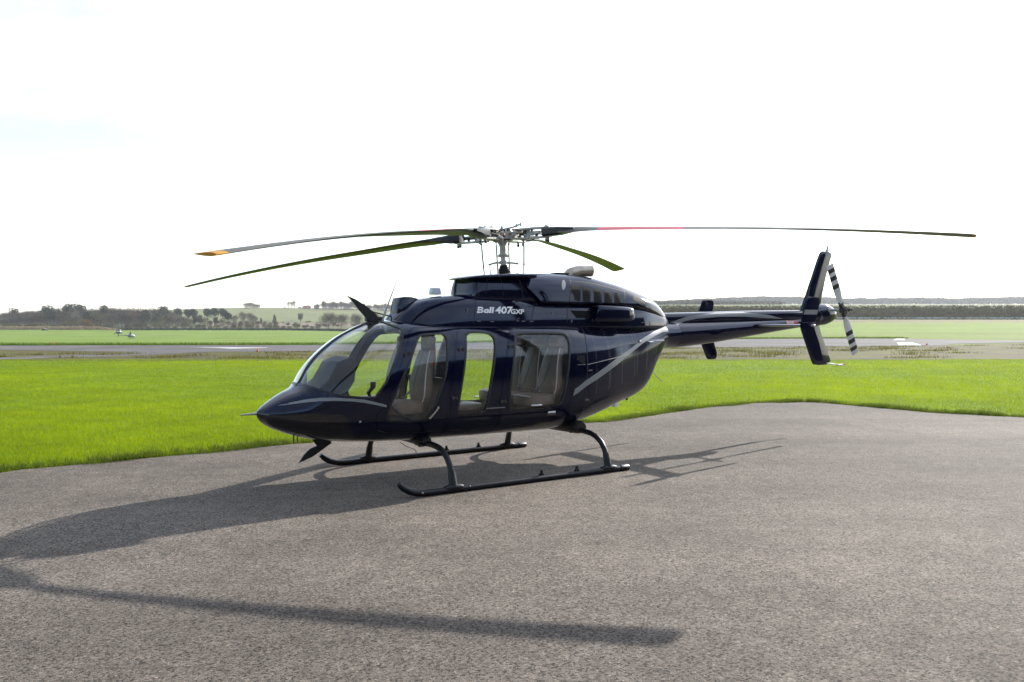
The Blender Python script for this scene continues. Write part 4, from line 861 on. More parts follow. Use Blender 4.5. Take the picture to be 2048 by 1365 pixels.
RUNM = asphalt('runway_asphalt', (.118, .108, .104), .5, 40)
runway = sheet('runway', [(-90, 64.5), (-40.2, 64.7), (-16.4, 66.1), (25, 90.2), (40, 92.8), (44, 90), (51, 82.2), (110, 82), (110, 77), (46, 74.2), (38, 70), (33.6, 64.7), (12.4, 59.7), (-12.8, 51.6), (-20.6, 50.2)] + [(-33.7, 54.3), (-90, 54.3)], .022, RUNM)
sheet('track', [(-40, 38.4), (-26.6, 42.9), (-24.1, 47.6), (-22.5, 52.4), (-19.0, 51.4), (-20, 47.2), (-22.0, 44.1), (-25.2, 40.6), (-38, 35.5)][::-1], .016, RUNM)
MARKM = mat('worn_white_marking', (.42, .42, .41), .7, var=.25, vscale=3)
for P in ([(-23.5, 59.9), (-17.6, 59.3), (-17.4, 58.6), (-19.2, 57.2), (-19.6, 57.2), (-21, 58.6)], [(43.4, 91.2), (42.6, 91.4), (38.8, 84.0), (39.9, 83.8)], [(36.2, 74.6), (34.9, 74.8), (30.7, 65.4), (32.4, 65.2)]):
    sheet('runway_marking', P, .030, MARKM)
# grass blades on the lawn (nobody could count them)
def inside(px, py, P):
    P = np.asarray(P); r = np.zeros(len(px), bool); n_ = len(P); j = n_-1
    for i in range(n_):
        xi, yi = P[i]; xj, yj = P[j]; c = ((yi > py) != (yj > py)) & (px < (xj-xi)*(py-yi)/(yj-yi+1e-12)+xi); r ^= c; j = i
    return r
def blades(name, X, Y, hgtm, wid, col, m, lean=.5, seed=1):
    g = np.random.default_rng(seed); n_ = len(X); a = g.uniform(0, 2*np.pi, n_); h = hgtm; w2 = wid/2; la = g.uniform(0, 2*np.pi, n_); lm = g.uniform(.1, lean, n_)*h
    v = np.zeros((n_, 3, 3)); v[:, 0] = np.c_[X-np.cos(a)*w2, Y-np.sin(a)*w2, np.full(n_, -.004)]; v[:, 1] = np.c_[X+np.cos(a)*w2, Y+np.sin(a)*w2, np.full(n_, -.004)]; v[:, 2] = np.c_[X+np.cos(la)*lm, Y+np.sin(la)*lm, h]
    me = bpy.data.meshes.new(name); me.vertices.add(n_*3); me.vertices.foreach_set('co', v.astype(np.float32).ravel()); me.loops.add(n_*3); me.loops.foreach_set('vertex_index', np.arange(n_*3, dtype=np.int32))
    me.polygons.add(n_); me.polygons.foreach_set('loop_start', np.arange(0, n_*3, 3, dtype=np.int32)); me.update(calc_edges=True)
    colour_attr(me, np.repeat(col, 3, axis=0)); me.materials.append(m); return link(bpy.data.objects.new(name, me))
GRASSM = attr_mat('grass_blade', 'Col', rough=.6, vs=(.85, 1.12), scales=(.35, 2.2), bump=0, transl=.55, spec=.06)
def lawn_pts(n_, d0, d1, p, seed):
    g = np.random.default_rng(seed); t = g.uniform(0, 1, n_); k = 1-p; d = (d0**k+t*(d1**k-d0**k))**(1/k); x = g.uniform(-.70, .70, n_)*d
    ok = ~inside(x, d, APOLY); return x[ok], d[ok]
X, Y = lawn_pts(900000, 9.3, 41, 1.25, 3); n_ = len(X)
pat = np.array([mnoise.noise((x*.35, y*.35, 0)) for x, y in zip(X[::8], Y[::8])]).repeat(8)[:n_] if False else RNG.normal(0, .3, n_)
low = np.sin(X*.9+1.3*np.sin(Y*.55))*np.sin(Y*.8+X*.3)*.5+.5*np.sin(X*2.7+Y*1.9)*np.sin(Y*3.1-X)
low = low+.9*np.sin(X*.21+.8*np.sin(Y*.17+1))*np.sin(Y*.31+.6*np.sin(X*.13))
hh = (.028+.024*RNG.random(n_))*(1+.30*low); ww = .0045*np.maximum(1, Y/14)*(1+.5*RNG.random(n_))
mixc = np.clip(.46+.34*low+.30*RNG.normal(0, 1, n_), 0, 1)[:, None]
col = np.array([.112, .180, .002])*(1-mixc)+np.array([.265, .345, .003])*mixc
dry = RNG.random(n_) < .05; col[dry] = (.22, .20, .06)
tag(blades('lawn_grass', X, Y, hh, ww, col, GRASSM, 1.1), 'short bright green mown grass of the lawn beyond the apron', 'grass', kind='stuff')
# longer ragged fringe along the asphalt edge
ed = np.array([p for p in EDGED if -8.6 < p[0] < 16 and p[1] > 5]); k = 60000; i = RNG.integers(0, len(ed)-1, k); t = RNG.random(k)[:, None]; q = ed[i]*(1-t)+ed[i+1]*t
dx = ed[i+1]-ed[i]; nn = np.c_[-dx[:, 1], dx[:, 0]]/np.linalg.norm(dx, axis=1)[:, None]; off = RNG.gamma(2.0, .09, k)-.09*RNG.random(k)*(1+np.sin(q[:, 0]*3.1+2*np.sin(q[:, 1]*1.7))); q = q+nn*off[:, None]; clump = .6+.8*np.clip(np.sin(q[:, 0]*2.3+1.7*np.sin(q[:, 1]*2.9))*.5+.5, 0, 1)
fcol = np.array([.055, .100, .008])*(1-RNG.random((k, 1))*.5)+np.array([.07, .10, .0])*RNG.random((k, 1))*.6
dead = RNG.random(k) < .22; fcol[dead] = np.array([.13, .105, .045])
tag(blades('fringe_grass', q[:, 0], q[:, 1], (.035+.055*RNG.random(k))*clump, np.full(k, .006), fcol, GRASSM, .9, 5), 'ragged longer grass fringe along the asphalt edge', 'grass', kind='stuff')
# tussocks on the verge and along the far runway edge
k = 26000; cx = RNG.uniform(-60, 75, 420); cyv = RNG.uniform(41, 66, 420)
lim = np.interp(cx, [-60, -33, -20, -13, 12, 33, 46, 75], [53, 53, 49.5, 50.8, 58.8, 63.8, 73, 76]); ok = cyv < lim; cx, cyv = cx[ok], cyv[ok]
i = RNG.integers(0, len(cx), k); X = cx[i]+RNG.normal(0, .55, k); Y = cyv[i]+RNG.normal(0, .25, k)
lim = np.interp(X, [-60, -33, -20, -13, 12, 33, 46, 75], [54, 54, 50, 51.4, 59.5, 64.5, 73.8, 77]); ok = Y < lim-.15; X, Y = X[ok], Y[ok]
mixc = RNG.random((len(X), 1)); tag(blades('verge_tussocks', X, Y, .06+.14*RNG.random(len(X)), np.full(len(X), .035), np.array([.055, .055, .015])*(1-mixc)+np.array([.14, .13, .02])*mixc, GRASSM, .9, 6), 'scrubby moss and grass tussocks on the gravel verge', 'grass', kind='stuff')
k = 24000; X = RNG.uniform(-75, 45, k); Yb = np.interp(X, [-75, -40.2, -16.4, 25, 43], [64.6, 64.8, 66.3, 90.4, 93.3]); Y = Yb+RNG.gamma(2, .7, k)
mixc = RNG.random((k, 1)); tag(blades('runway_edge_grass', X, Y, .10+.16*RNG.random(k), np.full(k, .05), np.array([.05, .09, .012])*(1-mixc)+np.array([.10, .15, .02])*mixc, GRASSM, .8, 8), 'longer grass along the far edge of the runway', 'grass', kind='stuff')
# ================================================================== things in the distance
def P2W(px, Y): return (px-1024)*Y/FPX
def soup(name, C_, D, Ln, Wd, m, cols=None):
    "triangles: base centres C_, directions D, lengths, widths"
    n_ = len(C_); side = np.cross(D, RNG.normal(0, 1, (n_, 3))); side /= np.linalg.norm(side, axis=1)[:, None]+1e-9
    v = np.zeros((n_, 3, 3)); v[:, 0] = C_-side*Wd[:, None]/2; v[:, 1] = C_+side*Wd[:, None]/2; v[:, 2] = C_+D*Ln[:, None]
    me = bpy.data.meshes.new(name); me.from_pydata(v.reshape(-1, 3).tolist(), [], np.arange(n_*3).reshape(-1, 3).tolist())
    if cols is not None: colour_attr(me, np.repeat(cols, 3, axis=0))
    me.materials.append(m); return me
FOLM = attr_mat('foliage', 'Col', rough=.9, vs=(.75, 1.25), scales=(.35, 1.5), bump=0, transl=.25, spec=.05)
oi = FOLM.node_tree.nodes.new('ShaderNodeObjectInfo'); rr_ = FOLM.node_tree.nodes.new('ShaderNodeMapRange'); rr_.inputs['To Min'].default_value = .62; rr_.inputs['To Max'].default_value = 1.45      # every tree its own tone
FOLM.node_tree.links.new(oi.outputs['Random'], rr_.inputs['Value']); mu_ = FOLM.node_tree.nodes.new('ShaderNodeMixRGB'); mu_.blend_type = 'MULTIPLY'; mu_.inputs[0].default_value = 1
src = FOLM.node_tree.nodes['Principled BSDF'].inputs['Base Color'].links[0].from_socket; FOLM.node_tree.links.new(src, mu_.inputs[1]); FOLM.node_tree.links.new(rr_.outputs[0], mu_.inputs[2]); FOLM.node_tree.links.new(mu_.outputs[0], FOLM.node_tree.nodes['Principled BSDF'].inputs['Base Color'])
BARK = mat('bark', (.085, .070, .055), .95, var=.3, vscale=2)
def unit(n_):
    d = RNG.normal(0, 1, (n_, 3)); return d/np.linalg.norm(d, axis=1)[:, None]
def crown_pts(n_, lobes, shell=.55):
    "points in a union of lobes (x,y,z,rx,rz), denser towards the outside"
    k = RNG.integers(0, len(lobes), n_); L_ = np.array(lobes)[k]; d = unit(n_); r = (shell+(1-shell)*RNG.random(n_))**.7
    return np.c_[L_[:, 0]+d[:, 0]*r*L_[:, 3], L_[:, 1]+d[:, 1]*r*L_[:, 3], L_[:, 2]+d[:, 2]*r*L_[:, 4]], d
def limbs(h, w_, n_l, trunk_r, fork=.3, seed=0):
    g = random.Random(seed); b = MB(); b.tube([(0, 0, -.5), (0, 0, h*fork), (g.uniform(-.3, .3), g.uniform(-.3, .3), h*.72)], [trunk_r, trunk_r*.72, trunk_r*.18], 7); tips = []
    for i in range(n_l):
        a = 2*math.pi*i/n_l+g.uniform(-.4, .4); z0 = h*fork*g.uniform(.7, 1.4); q = g.uniform(.6, 1)
        m_ = (math.cos(a)*w_*.28*q, math.sin(a)*w_*.28*q, z0+h*.22); e = (math.cos(a)*w_*.46*q, math.sin(a)*w_*.46*q, z0+h*g.uniform(.30, .50))
        b.tube([(0, 0, z0), m_, e], [trunk_r*.42, trunk_r*.26, trunk_r*.06], 5); tips.append(e)
        for k in range(2):
            e2 = (m_[0]+g.uniform(-.2, .2)*w_, m_[1]+g.uniform(-.2, .2)*w_, m_[2]+h*g.uniform(.12, .28)); b.tube([m_, e2], [trunk_r*.2, trunk_r*.04], 4); tips.append(e2)
    return b, tips
def bare_tree(h, w_, seed, cols, dens=900, tw=.011, low=.08):
    global RNG
    b, tips = limbs(h, w_, 7, h*.022, .22, seed); RNG = np.random.default_rng(seed+50)
    lobes = [(e[0]*.95, e[1]*.95, min(e[2], h*.82), w_*.20, h*.16) for e in tips]+[(0, 0, h*.70, w_*.26, h*.27), (0, 0, h*.5, w_*.40, h*(.5-low))]+[(0, 0, h*.5, w_*.42, h*.38)]*5+[(0, 0, h*(.24+low*.5), w_*.44, h*.22)]*6
    c, d = crown_pts(dens, lobes, .25); d = d*.8+np.array([0, 0, .5])+RNG.normal(0, .35, d.shape); d /= np.linalg.norm(d, axis=1)[:, None]
    ln = h*RNG.uniform(.05, .12, dens); wd = h*tw*RNG.uniform(.6, 1.6, dens); t = RNG.random((dens, 1)); c0, c1 = np.array(cols[0]), np.array(cols[1])
    return [('trunk', b.mesh('trunk', [BARK])), ('crown', soup('crown', c, d, ln, wd, FOLM, c0*(1-t)+c1*t))]
def leafy_tree(h, w_, seed, cols, dens=1100, conifer=False, low=.2):
    global RNG
    b, tips = limbs(h, w_*.7, 5, h*.024, .35, seed); RNG = np.random.default_rng(seed+90)
    if conifer: lobes = [(RNG.normal(0, w_*.05), RNG.normal(0, w_*.05), h*z, w_*.5*(1.05-z)+.3, h*.09) for z in np.linspace(.22, .93, 9)]
    else: lobes = [(e[0]*.9, e[1]*.9, e[2], w_*.22, h*.14) for e in tips]+[(0, 0, h*.6, w_*.34, h*.3), (0, 0, h*.85, w_*.22, h*.14)]
    c, d = crown_pts(dens, lobes, .5); d = d+RNG.normal(0, .6, d.shape); d /= np.linalg.norm(d, axis=1)[:, None]
    ln = h*RNG.uniform(.035, .075, dens); wd = h*RNG.uniform(.025, .06, dens); t = RNG.random((dens, 1)); c0, c1 = np.array(cols[0]), np.array(cols[1])
    return [('trunk', b.mesh('trunk', [BARK])), ('crown', soup('crown', c, d, ln, wd, FOLM, c0*(1-t)+c1*t))]
def shrub(h, w_, seed, cols, dens=700):
    global RNG
    RNG = np.random.default_rng(seed+20); b = MB()
    for i in range(6):
        a = i*1.05; b.tube([(0, 0, -.4), (math.cos(a)*w_*.15, math.sin(a)*w_*.15, h*.4), (math.cos(a)*w_*.3, math.sin(a)*w_*.3, h*.75)], [h*.02, h*.014, h*.004], 5)
    lobes = [(RNG.normal(0, w_*.2), RNG.normal(0, w_*.2), h*RNG.uniform(.35, .68), w_*.28, h*.28) for _ in range(6)]
    c, d = crown_pts(dens, lobes, .35); c[:, 2] = np.abs(c[:, 2]); d = d+np.array([0, 0, .4])+RNG.normal(0, .4, d.shape); d /= np.linalg.norm(d, axis=1)[:, None]
    ln = h*RNG.uniform(.08, .16, dens); wd = h*RNG.uniform(.02, .05, dens); t = RNG.random((dens, 1)); c0, c1 = np.array(cols[0]), np.array(cols[1])
    return [('stem', b.mesh('stem', [BARK])), ('crown', soup('crown', c, d, ln, wd, FOLM, c0*(1-t)+c1*t))]
BR = ((.026, .018, .012), (.090, .062, .036)); GY = ((.042, .036, .029), (.135, .115, .085)); OL = ((.034, .034, .012), (.110, .100, .034)); DG = ((.012, .022, .014), (.040, .058, .028)); RU = ((.10, .060, .022), (.19, .12, .045))
KINDS = {'bare0': bare_tree(17, 13, 1, GY, 2200, .0095), 'bare1': bare_tree(18, 12, 2, BR, 2200, .0095), 'bare2': bare_tree(16, 14, 3, OL, 2200, .0105), 'bare3': bare_tree(19, 11, 4, GY, 1900, .009),
         'ivy': leafy_tree(17, 10, 5, ((.022, .028, .016), (.06, .062, .036)), 1500), 'pine': leafy_tree(13, 8, 6, DG, 1300), 'fir': leafy_tree(12, 6.5, 7, DG, 1200, True),
         'shrub0': shrub(6, 9, 8, OL, 1000), 'shrub1': shrub(5, 8, 9, BR, 1000), 'shrub2': shrub(6, 7, 10, RU, 1000), 'oak': bare_tree(11.5, 18, 11, GY, 3200, .022, .10), 'lone': bare_tree(15, 15, 12, BR, 3200, .0085, .22), 'slim': bare_tree(12, 6, 13, GY, 700, .016)}
def plant(kind, name, px, Y, s, label, group, dz=0.0, rz=None):
    x = P2W(px, Y); t = empty(name, (x, Y, hgt(x, Y)-.1+dz), random.uniform(0, 6.28) if rz is None else rz); t.scale = (s*random.uniform(.92, 1.08), s*random.uniform(.92, 1.08), s)
    for nm, me in KINDS[kind]: mobj(nm, me, t)
    tag(t, label, 'shrub' if name == 'shrub' else 'tree', group); return t
random.seed(21)
# the wood behind the left field: (px from, px to, top y) gives the tree line
LINE = [(-60, 628), (0, 625), (30, 621), (60, 616), (100, 614), (150, 614), (190, 615), (225, 612), (260, 614), (300, 615), (335, 618), (360, 624), (420, 632), (480, 641), (540, 648), (600, 652)]
def fit(px, Y, top, h0): x = P2W(px, Y); return max(.35, (1.85+(645-top)*Y/FPX-hgt(x, Y))/h0)
WG = 'trees of the wood beyond the left field'
px = -50
while px < 352:
    Y = random.uniform(700, 760); k = random.choice(['bare0', 'bare1', 'bare3', 'bare0', 'ivy']); top = lin(LINE, px)+random.uniform(-2.5, 3)
    plant(k, 'bare_tree' if k != 'ivy' else 'ivy_clad_tree', px, Y, fit(px, Y, top, {'bare0': 17, 'bare1': 18, 'bare3': 19, 'ivy': 17}[k]), 'tall bare winter tree in the back row of the wood past the runway' if k != 'ivy' else 'dark ivy-clad tree in the back row of the wood past the runway', WG if k != 'ivy' else 'ivy-clad trees of the wood beyond the left field'); px += random.uniform(5.5, 9.5)
px = -55
while px < 560:
    Y = random.uniform(655, 690); k = random.choice(['bare2', 'bare1', 'ivy', 'bare0']); top = lin(LINE, px)*.55+640*.45+random.uniform(-3, 5)
    plant(k, 'bare_tree' if k != 'ivy' else 'ivy_clad_tree', px, Y, fit(px, Y, top, {'bare0': 17, 'bare1': 18, 'bare2': 16, 'ivy': 17}[k]), 'mid-height bare tree in the middle rows of the wood past the runway' if k != 'ivy' else 'dark evergreen-looking ivy tree in the middle rows of the wood past the runway', WG+', middle rows' if k != 'ivy' else 'ivy trees of the middle rows'); px += random.uniform(8, 13)
px = -50
while px < 640:
    if not 228 < px < 246:
        Y = random.uniform(622, 645); k = random.choice(['shrub0', 'shrub0', 'shrub1'])
        plant(k, 'shrub', px, Y, fit(px, Y, 647+random.uniform(-3, 5)-(3 if px < 200 else 0), 6), 'rounded olive-brown shrub at the foot of the wood past the runway', 'shrubs at the foot of the wood'); px += random.uniform(9, 17)
    else: px += 12
plant('shrub2', 'shrub', 171, 620, 1.5, 'rust-orange rounded shrub at the foot of the wood past the runway', None)
for px, top, Y, k in ((356, 618, 740, 'pine'), (376, 620, 740, 'pine'), (387, 619, 735, 'pine'), (415, 618, 745, 'pine'), (429, 617, 740, 'pine'), (446, 618, 742, 'pine')):
    plant(k, 'pine_tree', px, Y, fit(px, Y, top, 13), 'dark green pine rising out of the brown scrub below the hill field', 'pines in the scrub below the hill field')
plant('pine', 'pine_tree', 456, 650, fit(456, 650, 626, 13), 'broad-topped tall pine standing in front of the brown hillside scrub', None)
for px, top, Y in ((470, 629, 770), (485, 622, 790), (500, 624, 790), (508, 630, 780)): plant('bare1', 'bare_tree', px, Y, fit(px, Y, top, 18), 'purplish brown bare tree on the slope behind the broad-topped pine', 'bare trees behind the broad-topped pine')
for px, top, Y, k, lb in ((549, 630, 800, 'fir', 'small pointed dark fir on the slope under the lone oak'), (601, 629, 800, 'ivy', 'dark bushy ivy tree standing alone on the slope below the red-roofed house'), (522, 636, 790, 'fir', 'small round-topped evergreen beside the brown bare trees on the slope')):
    plant(k, 'evergreen_tree', px, Y, fit(px, Y, top, 12 if k == 'fir' else 17), lb, None)
for i in range(46):
    px = random.uniform(455, 760); Y = random.uniform(690, 860); tp = random.uniform(641, 650)
    plant(random.choice(['shrub0', 'shrub1', 'shrub1']), 'shrub', px, Y, fit(px, Y, tp, 6)*.9, 'low brown hedgerow bush on the slope below the hill field', 'hedgerow bushes below the hill field')
for px, Y, tp, lb in ((657, 610, 621, 'large bare rounded tree beside the hedge right of the slope'), (682, 625, 624, 'bare spreading tree behind the windscreen top, next to the large rounded one'), (712, 630, 624, 'bare tree seen just above the roof of the parked helicopter nose'), (745, 640, 622, 'bare tree seen behind the white blade antenna')):
    plant('lone', 'bare_tree', px, Y, fit(px, Y, tp, 15), lb, None)
for px, Y, s, k, lb, g in ((498, 1285, 1.0, 'oak', 'lone wide bare oak on the skyline of the hill field', None), (513, 1290, .75, 'oak', 'smaller bare oak touching the lone oak on the skyline', None), (577, 1285, 1.0, 'slim', 'slender bare tree on the skyline next to the red-roofed house', 'slender skyline trees'), (583, 1290, .95, 'slim', 'slender bare tree on the skyline next to the red-roofed house', 'slender skyline trees'), (589, 1290, 1.1, 'slim', 'slender bare tree on the skyline next to the red-roofed house', 'slender skyline trees'), (570, 1285, .5, 'shrub0', 'small dark bush on the skyline at the foot of the slender trees', None), (600, 1285, .7, 'shrub0', 'dark bush on the skyline against the red-roofed house', None)):
    plant(k, 'skyline_tree' if k != 'shrub0' else 'shrub', px, Y, s*1.15, lb, g, -2.6 if k == 'oak' else -1.0)
# copse on the hill behind the wire cutter
px = 630
while px < 800:
    for row in range(2):
        Y = 1270+row*18; plant(random.choice(['bare0', 'bare1', 'ivy']), 'copse_tree', px+random.uniform(-2, 2), Y, fit(px, Y, (600 if px < 720 else 605)+random.uniform(-1.5, 3)+(3 if px < 640 else 0), 17.5), 'bare tree packed in the copse on the hilltop behind the wire cutter', 'trees of the hilltop copse', -3.0)
    px += random.uniform(6.5, 9)
# house with the red roof
hx, hy = P2W(614, 1275), 1275; hz_ = hgt(hx, hy); house = empty('house', (hx, hy, hz_)); tag(house, 'low house with a red tiled roof on the hill skyline', 'house')
BRICK = mat('pale_brick', (.34, .25, .2), .9, var=.15); ROOF = mat('red_tiles', (.26, .075, .05), .85, var=.2, vscale=.8)
b = MB(); b.box((0, 0, .9), (13, 7, 3.4)); b.build('wall', BRICK, house)
b = MB(); b.add([(-6.9, -3.9, 2.5), (6.9, -3.9, 2.5), (6.9, 3.9, 2.5), (-6.9, 3.9, 2.5), (-4.5, 0, 5.3), (4.5, 0, 5.3)], [(0, 1, 5, 4), (1, 2, 5), (2, 3, 4, 5), (3, 0, 4), (3, 2, 1, 0)]); rf = b.build('roof', ROOF, house, smooth=False)
b = MB(); b.box((2.6, 0, 5.5), (.8, .8, 1.6)); b.build('chimney', BRICK, rf)
for x in (-4, -1, 2.5, 4.8):
    b = MB(); b.box((x, -3.52, 1.2), (1.2, .08, 1.2)); b.build('window', DGLASS, house)
# long low hedge, reed bed, bank scrub, far woods: masses nobody could count
def band(name, pts, hfun, dens, ln, wd, cols, label, cat, thick=1.2, n_max=60000):
    C_ = []; 
    for (x0, y0), (x1, y1) in zip(pts, pts[1:]):
        L_ = math.hypot(x1-x0, y1-y0); k = int(L_*dens); t = RNG.random(k); x = x0+(x1-x0)*t; y = y0+(y1-y0)*t+RNG.normal(0, thick/2, k)
        z = np.array([hgt(a, c) for a, c in zip(x, y)]); hh_ = np.array([hfun(a, c) for a, c in zip(x, y)]); C_.append(np.c_[x, y, z+hh_*RNG.random(k)**.8*.92])
    C_ = np.concatenate(C_); k = len(C_); d = unit(k)*.7+np.array([0, 0, .7]); d /= np.linalg.norm(d, axis=1)[:, None]; t = RNG.random((k, 1))
    me = soup(name, C_, d, RNG.uniform(.6, 1.4, k)*ln, RNG.uniform(.6, 1.4, k)*wd, FOLM, np.array(cols[0])*(1-t)+np.array(cols[1])*t)
    return tag(link(bpy.data.objects.new(name, me)), label, cat, kind='stuff')
RNG = np.random.default_rng(5)
band('hedge', [(P2W(236, 600), 600), (P2W(560, 600), 600), (P2W(640, 560), 575), (P2W(780, 520), 520)], lambda x, y: 1.3+.3*mnoise.noise((x*.1, y*.1, 0)), 60, .7, .4, ((.018, .020, .012), (.05, .045, .03)), 'long dark clipped hedge along the far edge of the left field', 'hedge')
band('reed_bed', [(P2W(-60, 606), 606), (P2W(205, 606), 606), (P2W(234, 603), 603)], lambda x, y: 2.6*smooth(P2W(238, 604), P2W(190, 604), x)+.3*mnoise.noise((x*.1, y*.1, 0)), 60, 1.0, .35, ((.16, .12, .075), (.27, .21, .13)), 'strip of tall tan reeds in front of the wood', 'reeds', 3)
band('bank_scrub', [(P2W(1020, 309), 309), (P2W(2250, 309), 309)], lambda x, y: .6+.5*mnoise.noise((x*.06, y*.1, 2)), 150, .7, .5, ((.060, .057, .036), (.110, .100, .060)), 'dark rough scrub covering the long earth bank on the right', 'scrub', 9)
def woodline(px0, px1, Y, tops, label, cols, dens, s):
    def hf(x, y):
        px_ = 1024+x*FPX/Y; top = lin(tops, px_)+2.2*mnoise.noise((px_*.045, Y, 0))+1.6*mnoise.noise((px_*.16, Y, 4)); return max(1.5, 1.85+(645-top)*Y/FPX-hgt(x, Y))
    return band('distant_wood', [(P2W(px0, Y), Y), (P2W(px1, Y), Y)], hf, dens, s, s*.6, cols, label, 'wood', 22)
woodline(960, 2300, 1500, [(960, 606), (1330, 605), (1380, 602), (1440, 598), (1530, 595), (1620, 597), (1700, 600), (1780, 599), (1850, 598), (1900, 600), (2048, 596), (2300, 595)], 'hazy blue-grey wood on the far right skyline', ((.03, .036, .026), (.07, .07, .05)), 70, 4.2)
woodline(1250, 1560, 900, [(1250, 606), (1330, 606), (1420, 605), (1500, 607), (1560, 612)], 'nearer line of bare scrub trees behind the tail boom', ((.04, .04, .03), (.085, .08, .055)), 40, 2.8)
# crash barrier along the foot of the bank
bar = empty('crash_barrier', (0, 300, 0)); tag(bar, 'pale blue-grey crash barrier along the foot of the bank', 'barrier'); BARM = mat('galvanised', (.42, .50, .56), .5, metal=.3); b = MB()
for i in range(30):
    x0, x1 = 40+i*5, 45+i*5; b.box(((x0+x1)/2, 0, hgt((x0+x1)/2, 300)+.62), (5.0, .08, .38))
b.build('rail', BARM, bar)
for i in range(0, 31, 2):
    x = 40+i*5; b = MB(); b.box((x, .1, hgt(x, 300)+.2), (.12, .12, 1.0)); b.build('post', BARM, bar)
# runway edge markers
ORM = mat('marker_orange', (.65, .08, .03), .6)
for k, (x, y, lb) in enumerate(((-36.9, 66.4, 'small orange marker cone at the far runway edge by the left field'), (-15.8, 51.2, 'small orange marker cone at the near runway edge left of the helicopter nose'), (44.2, 93.9, 'small orange marker cone past the white runway dash'), (32.9, 65.4, 'small orange marker ball beside the broad white runway dash'))):
    t = empty('runway_marker', (x, y, .03)); t.scale = (.42, .42, .42); tag(t, lb, 'marker', 'orange runway markers')
    b = MB(); b.box((0, 0, .02), (.34, .34, .04)); b.build('base', BLACK, t); b = MB(); b.tube([(0, 0, .04), (0, 0, .2), (0, 0, .36), (0, 0, .40)], [.14, .13, .10, .04], 12); b.build('cone', ORM, t)
# small helicopter hovering over the left field
sh_ = empty('small_helicopter', (P2W(261, 300), 300, 1.849-(677.6-644.87)/FPX*300), R(6)); tag(sh_, 'small blue-grey two-seat helicopter hovering low over the left field', 'helicopter')
SB = mat('slate_blue', (.10, .115, .17), .35); SD = mat('slate_dark', (.035, .035, .05), .4)
BODY = [(1.62, .75, .86, .05, .80, 2, 2), (1.45, .58, 1.08, .32, .80, 2.2, 2.2), (1.0, .45, 1.50, .55, .85, 2.4, 2.4), (.3, .42, 1.62, .58, .9, 2.4, 2.4), (-.4, .46, 1.50, .50, .95, 2.3, 2.3), (-.9, .62, 1.30, .34, .98, 2.2, 2.2), (-1.2, .85, 1.12, .12, 1.0, 2, 2)]
b = MB(); rg = [ring(BODY, x, 24) for x in frange(1.61, -1.2, 22)]; b.loft(rg)
for i, f in enumerate(b.f):
    cx_ = sum(b.v[j][0] for j in f)/len(f); cz_ = sum(b.v[j][2] for j in f)/len(f); b.m[i] = 1 if (cx_ > .25 and cz_ > .92) else (2 if cz_ < .68 else 0)
b.build('body', [SB, mat('bubble_pale', (.55, .57, .6), .15, coat=.4), SD], sh_)
b = MB(); b.loft([[(x+.0, y, z) for x, y in ((.3*k, 0), (.12*k, .14*k), (-.3*k, .1*k), (-.42*k, 0), (-.3*k, -.1*k), (.12*k, -.14*k))] for z, k in ((1.45, 1.5), (1.9, .9), (2.45, .55))]); b.build('mast_fairing', SB, sh_)
b = MB(); b.tube([(-.9, 0, 1.05), (-2.6, 0, 1.16), (-4.25, 0, 1.25)], [.17, .11, .06], 10); b.build('tail_boom', SB, sh_)
b = MB(); b.prism([(-4.1, 1.2), (-4.28, 1.75), (-4.45, 1.75), (-4.42, 1.2), (-4.5, .62), (-4.36, .62)], -.03, .03); b.build('tail_fin', SD, sh_)
b = MB(); b.cyl((0, 0, 2.4), (0, 0, 2.72), .05, 8); b.build('rotor_mast', SD, sh_)
for s_ in (1, -1):
    b = MB(); b.box((s_*1.0, s_*1.6, 2.70), (3.8, .18, .03), Matrix.Rotation(math.atan2(1.6, 1.0), 3, 'Z')); b.build('rotor_blade', SD, sh_)
    b = MB(); b.box((-4.38, s_*.0+.12, 1.25+s_*.26), (.09, .02, .5)); b.build('tail_rotor_blade', SD, sh_)
    b = MB(); b.tube([(1.55, .85*s_, .12), (1.3, .85*s_, .02), (-1.35, .85*s_, .02)], .035, 8); b.build('skid_tube', SD, sh_)
    for x in (.7, -.5):
        b = MB(); b.tube([(x, .2*s_, .5), (x, .62*s_, .34), (x, .85*s_, .03)], .03, 6); b.build('skid_strut', SD, sh_)
# white-topped caravan hut and dark car at the far side of the left field
cx_ = P2W(237, 470); cz_ = hgt(cx_, 470); cv = empty('control_caravan', (cx_, 470, cz_)); tag(cv, 'small white-roofed runway caravan with dark underside by the left field', 'caravan')
b = MB(); b.box((0, 0, .95), (2.5, 1.9, 1.0)); b.build('lower_body', SD, cv, bevel=.05)
b = MB(); b.box((0, 0, 1.62), (2.7, 2.0, .34)); b.build('white_band', WHITE, cv, bevel=.05)
b = MB(); b.box((.05, 0, 2.2), (2.2, 1.6, .8), taper=.9); b.build('glazed_top', mat('smoke_glass', (.09, .075, .07), .2), cv, bevel=.03)
b = MB(); b.box((.05, 0, 2.66), (2.3, 1.7, .12)); b.build('roof', mat('roof_grey', (.3, .3, .3), .6), cv)
for x in (-2.0, 2.1):
    b = MB(); b.tube([(x-.1, -.9, .35), (x+.35, -.9, .35)], .3, 10); b.build('drum', SD, cv)
for s_ in (1, -1):
    b = MB(); b.cyl((0, s_*.85, .32), (0, s_*1.02, .32), .32, 14); b.build('wheel', RUBBER, cv)
cx_ = P2W(90, 585); car = empty('parked_car', (cx_, 585, hgt(cx_, 585))); tag(car, 'dark parked car in front of the tan reeds', 'car')
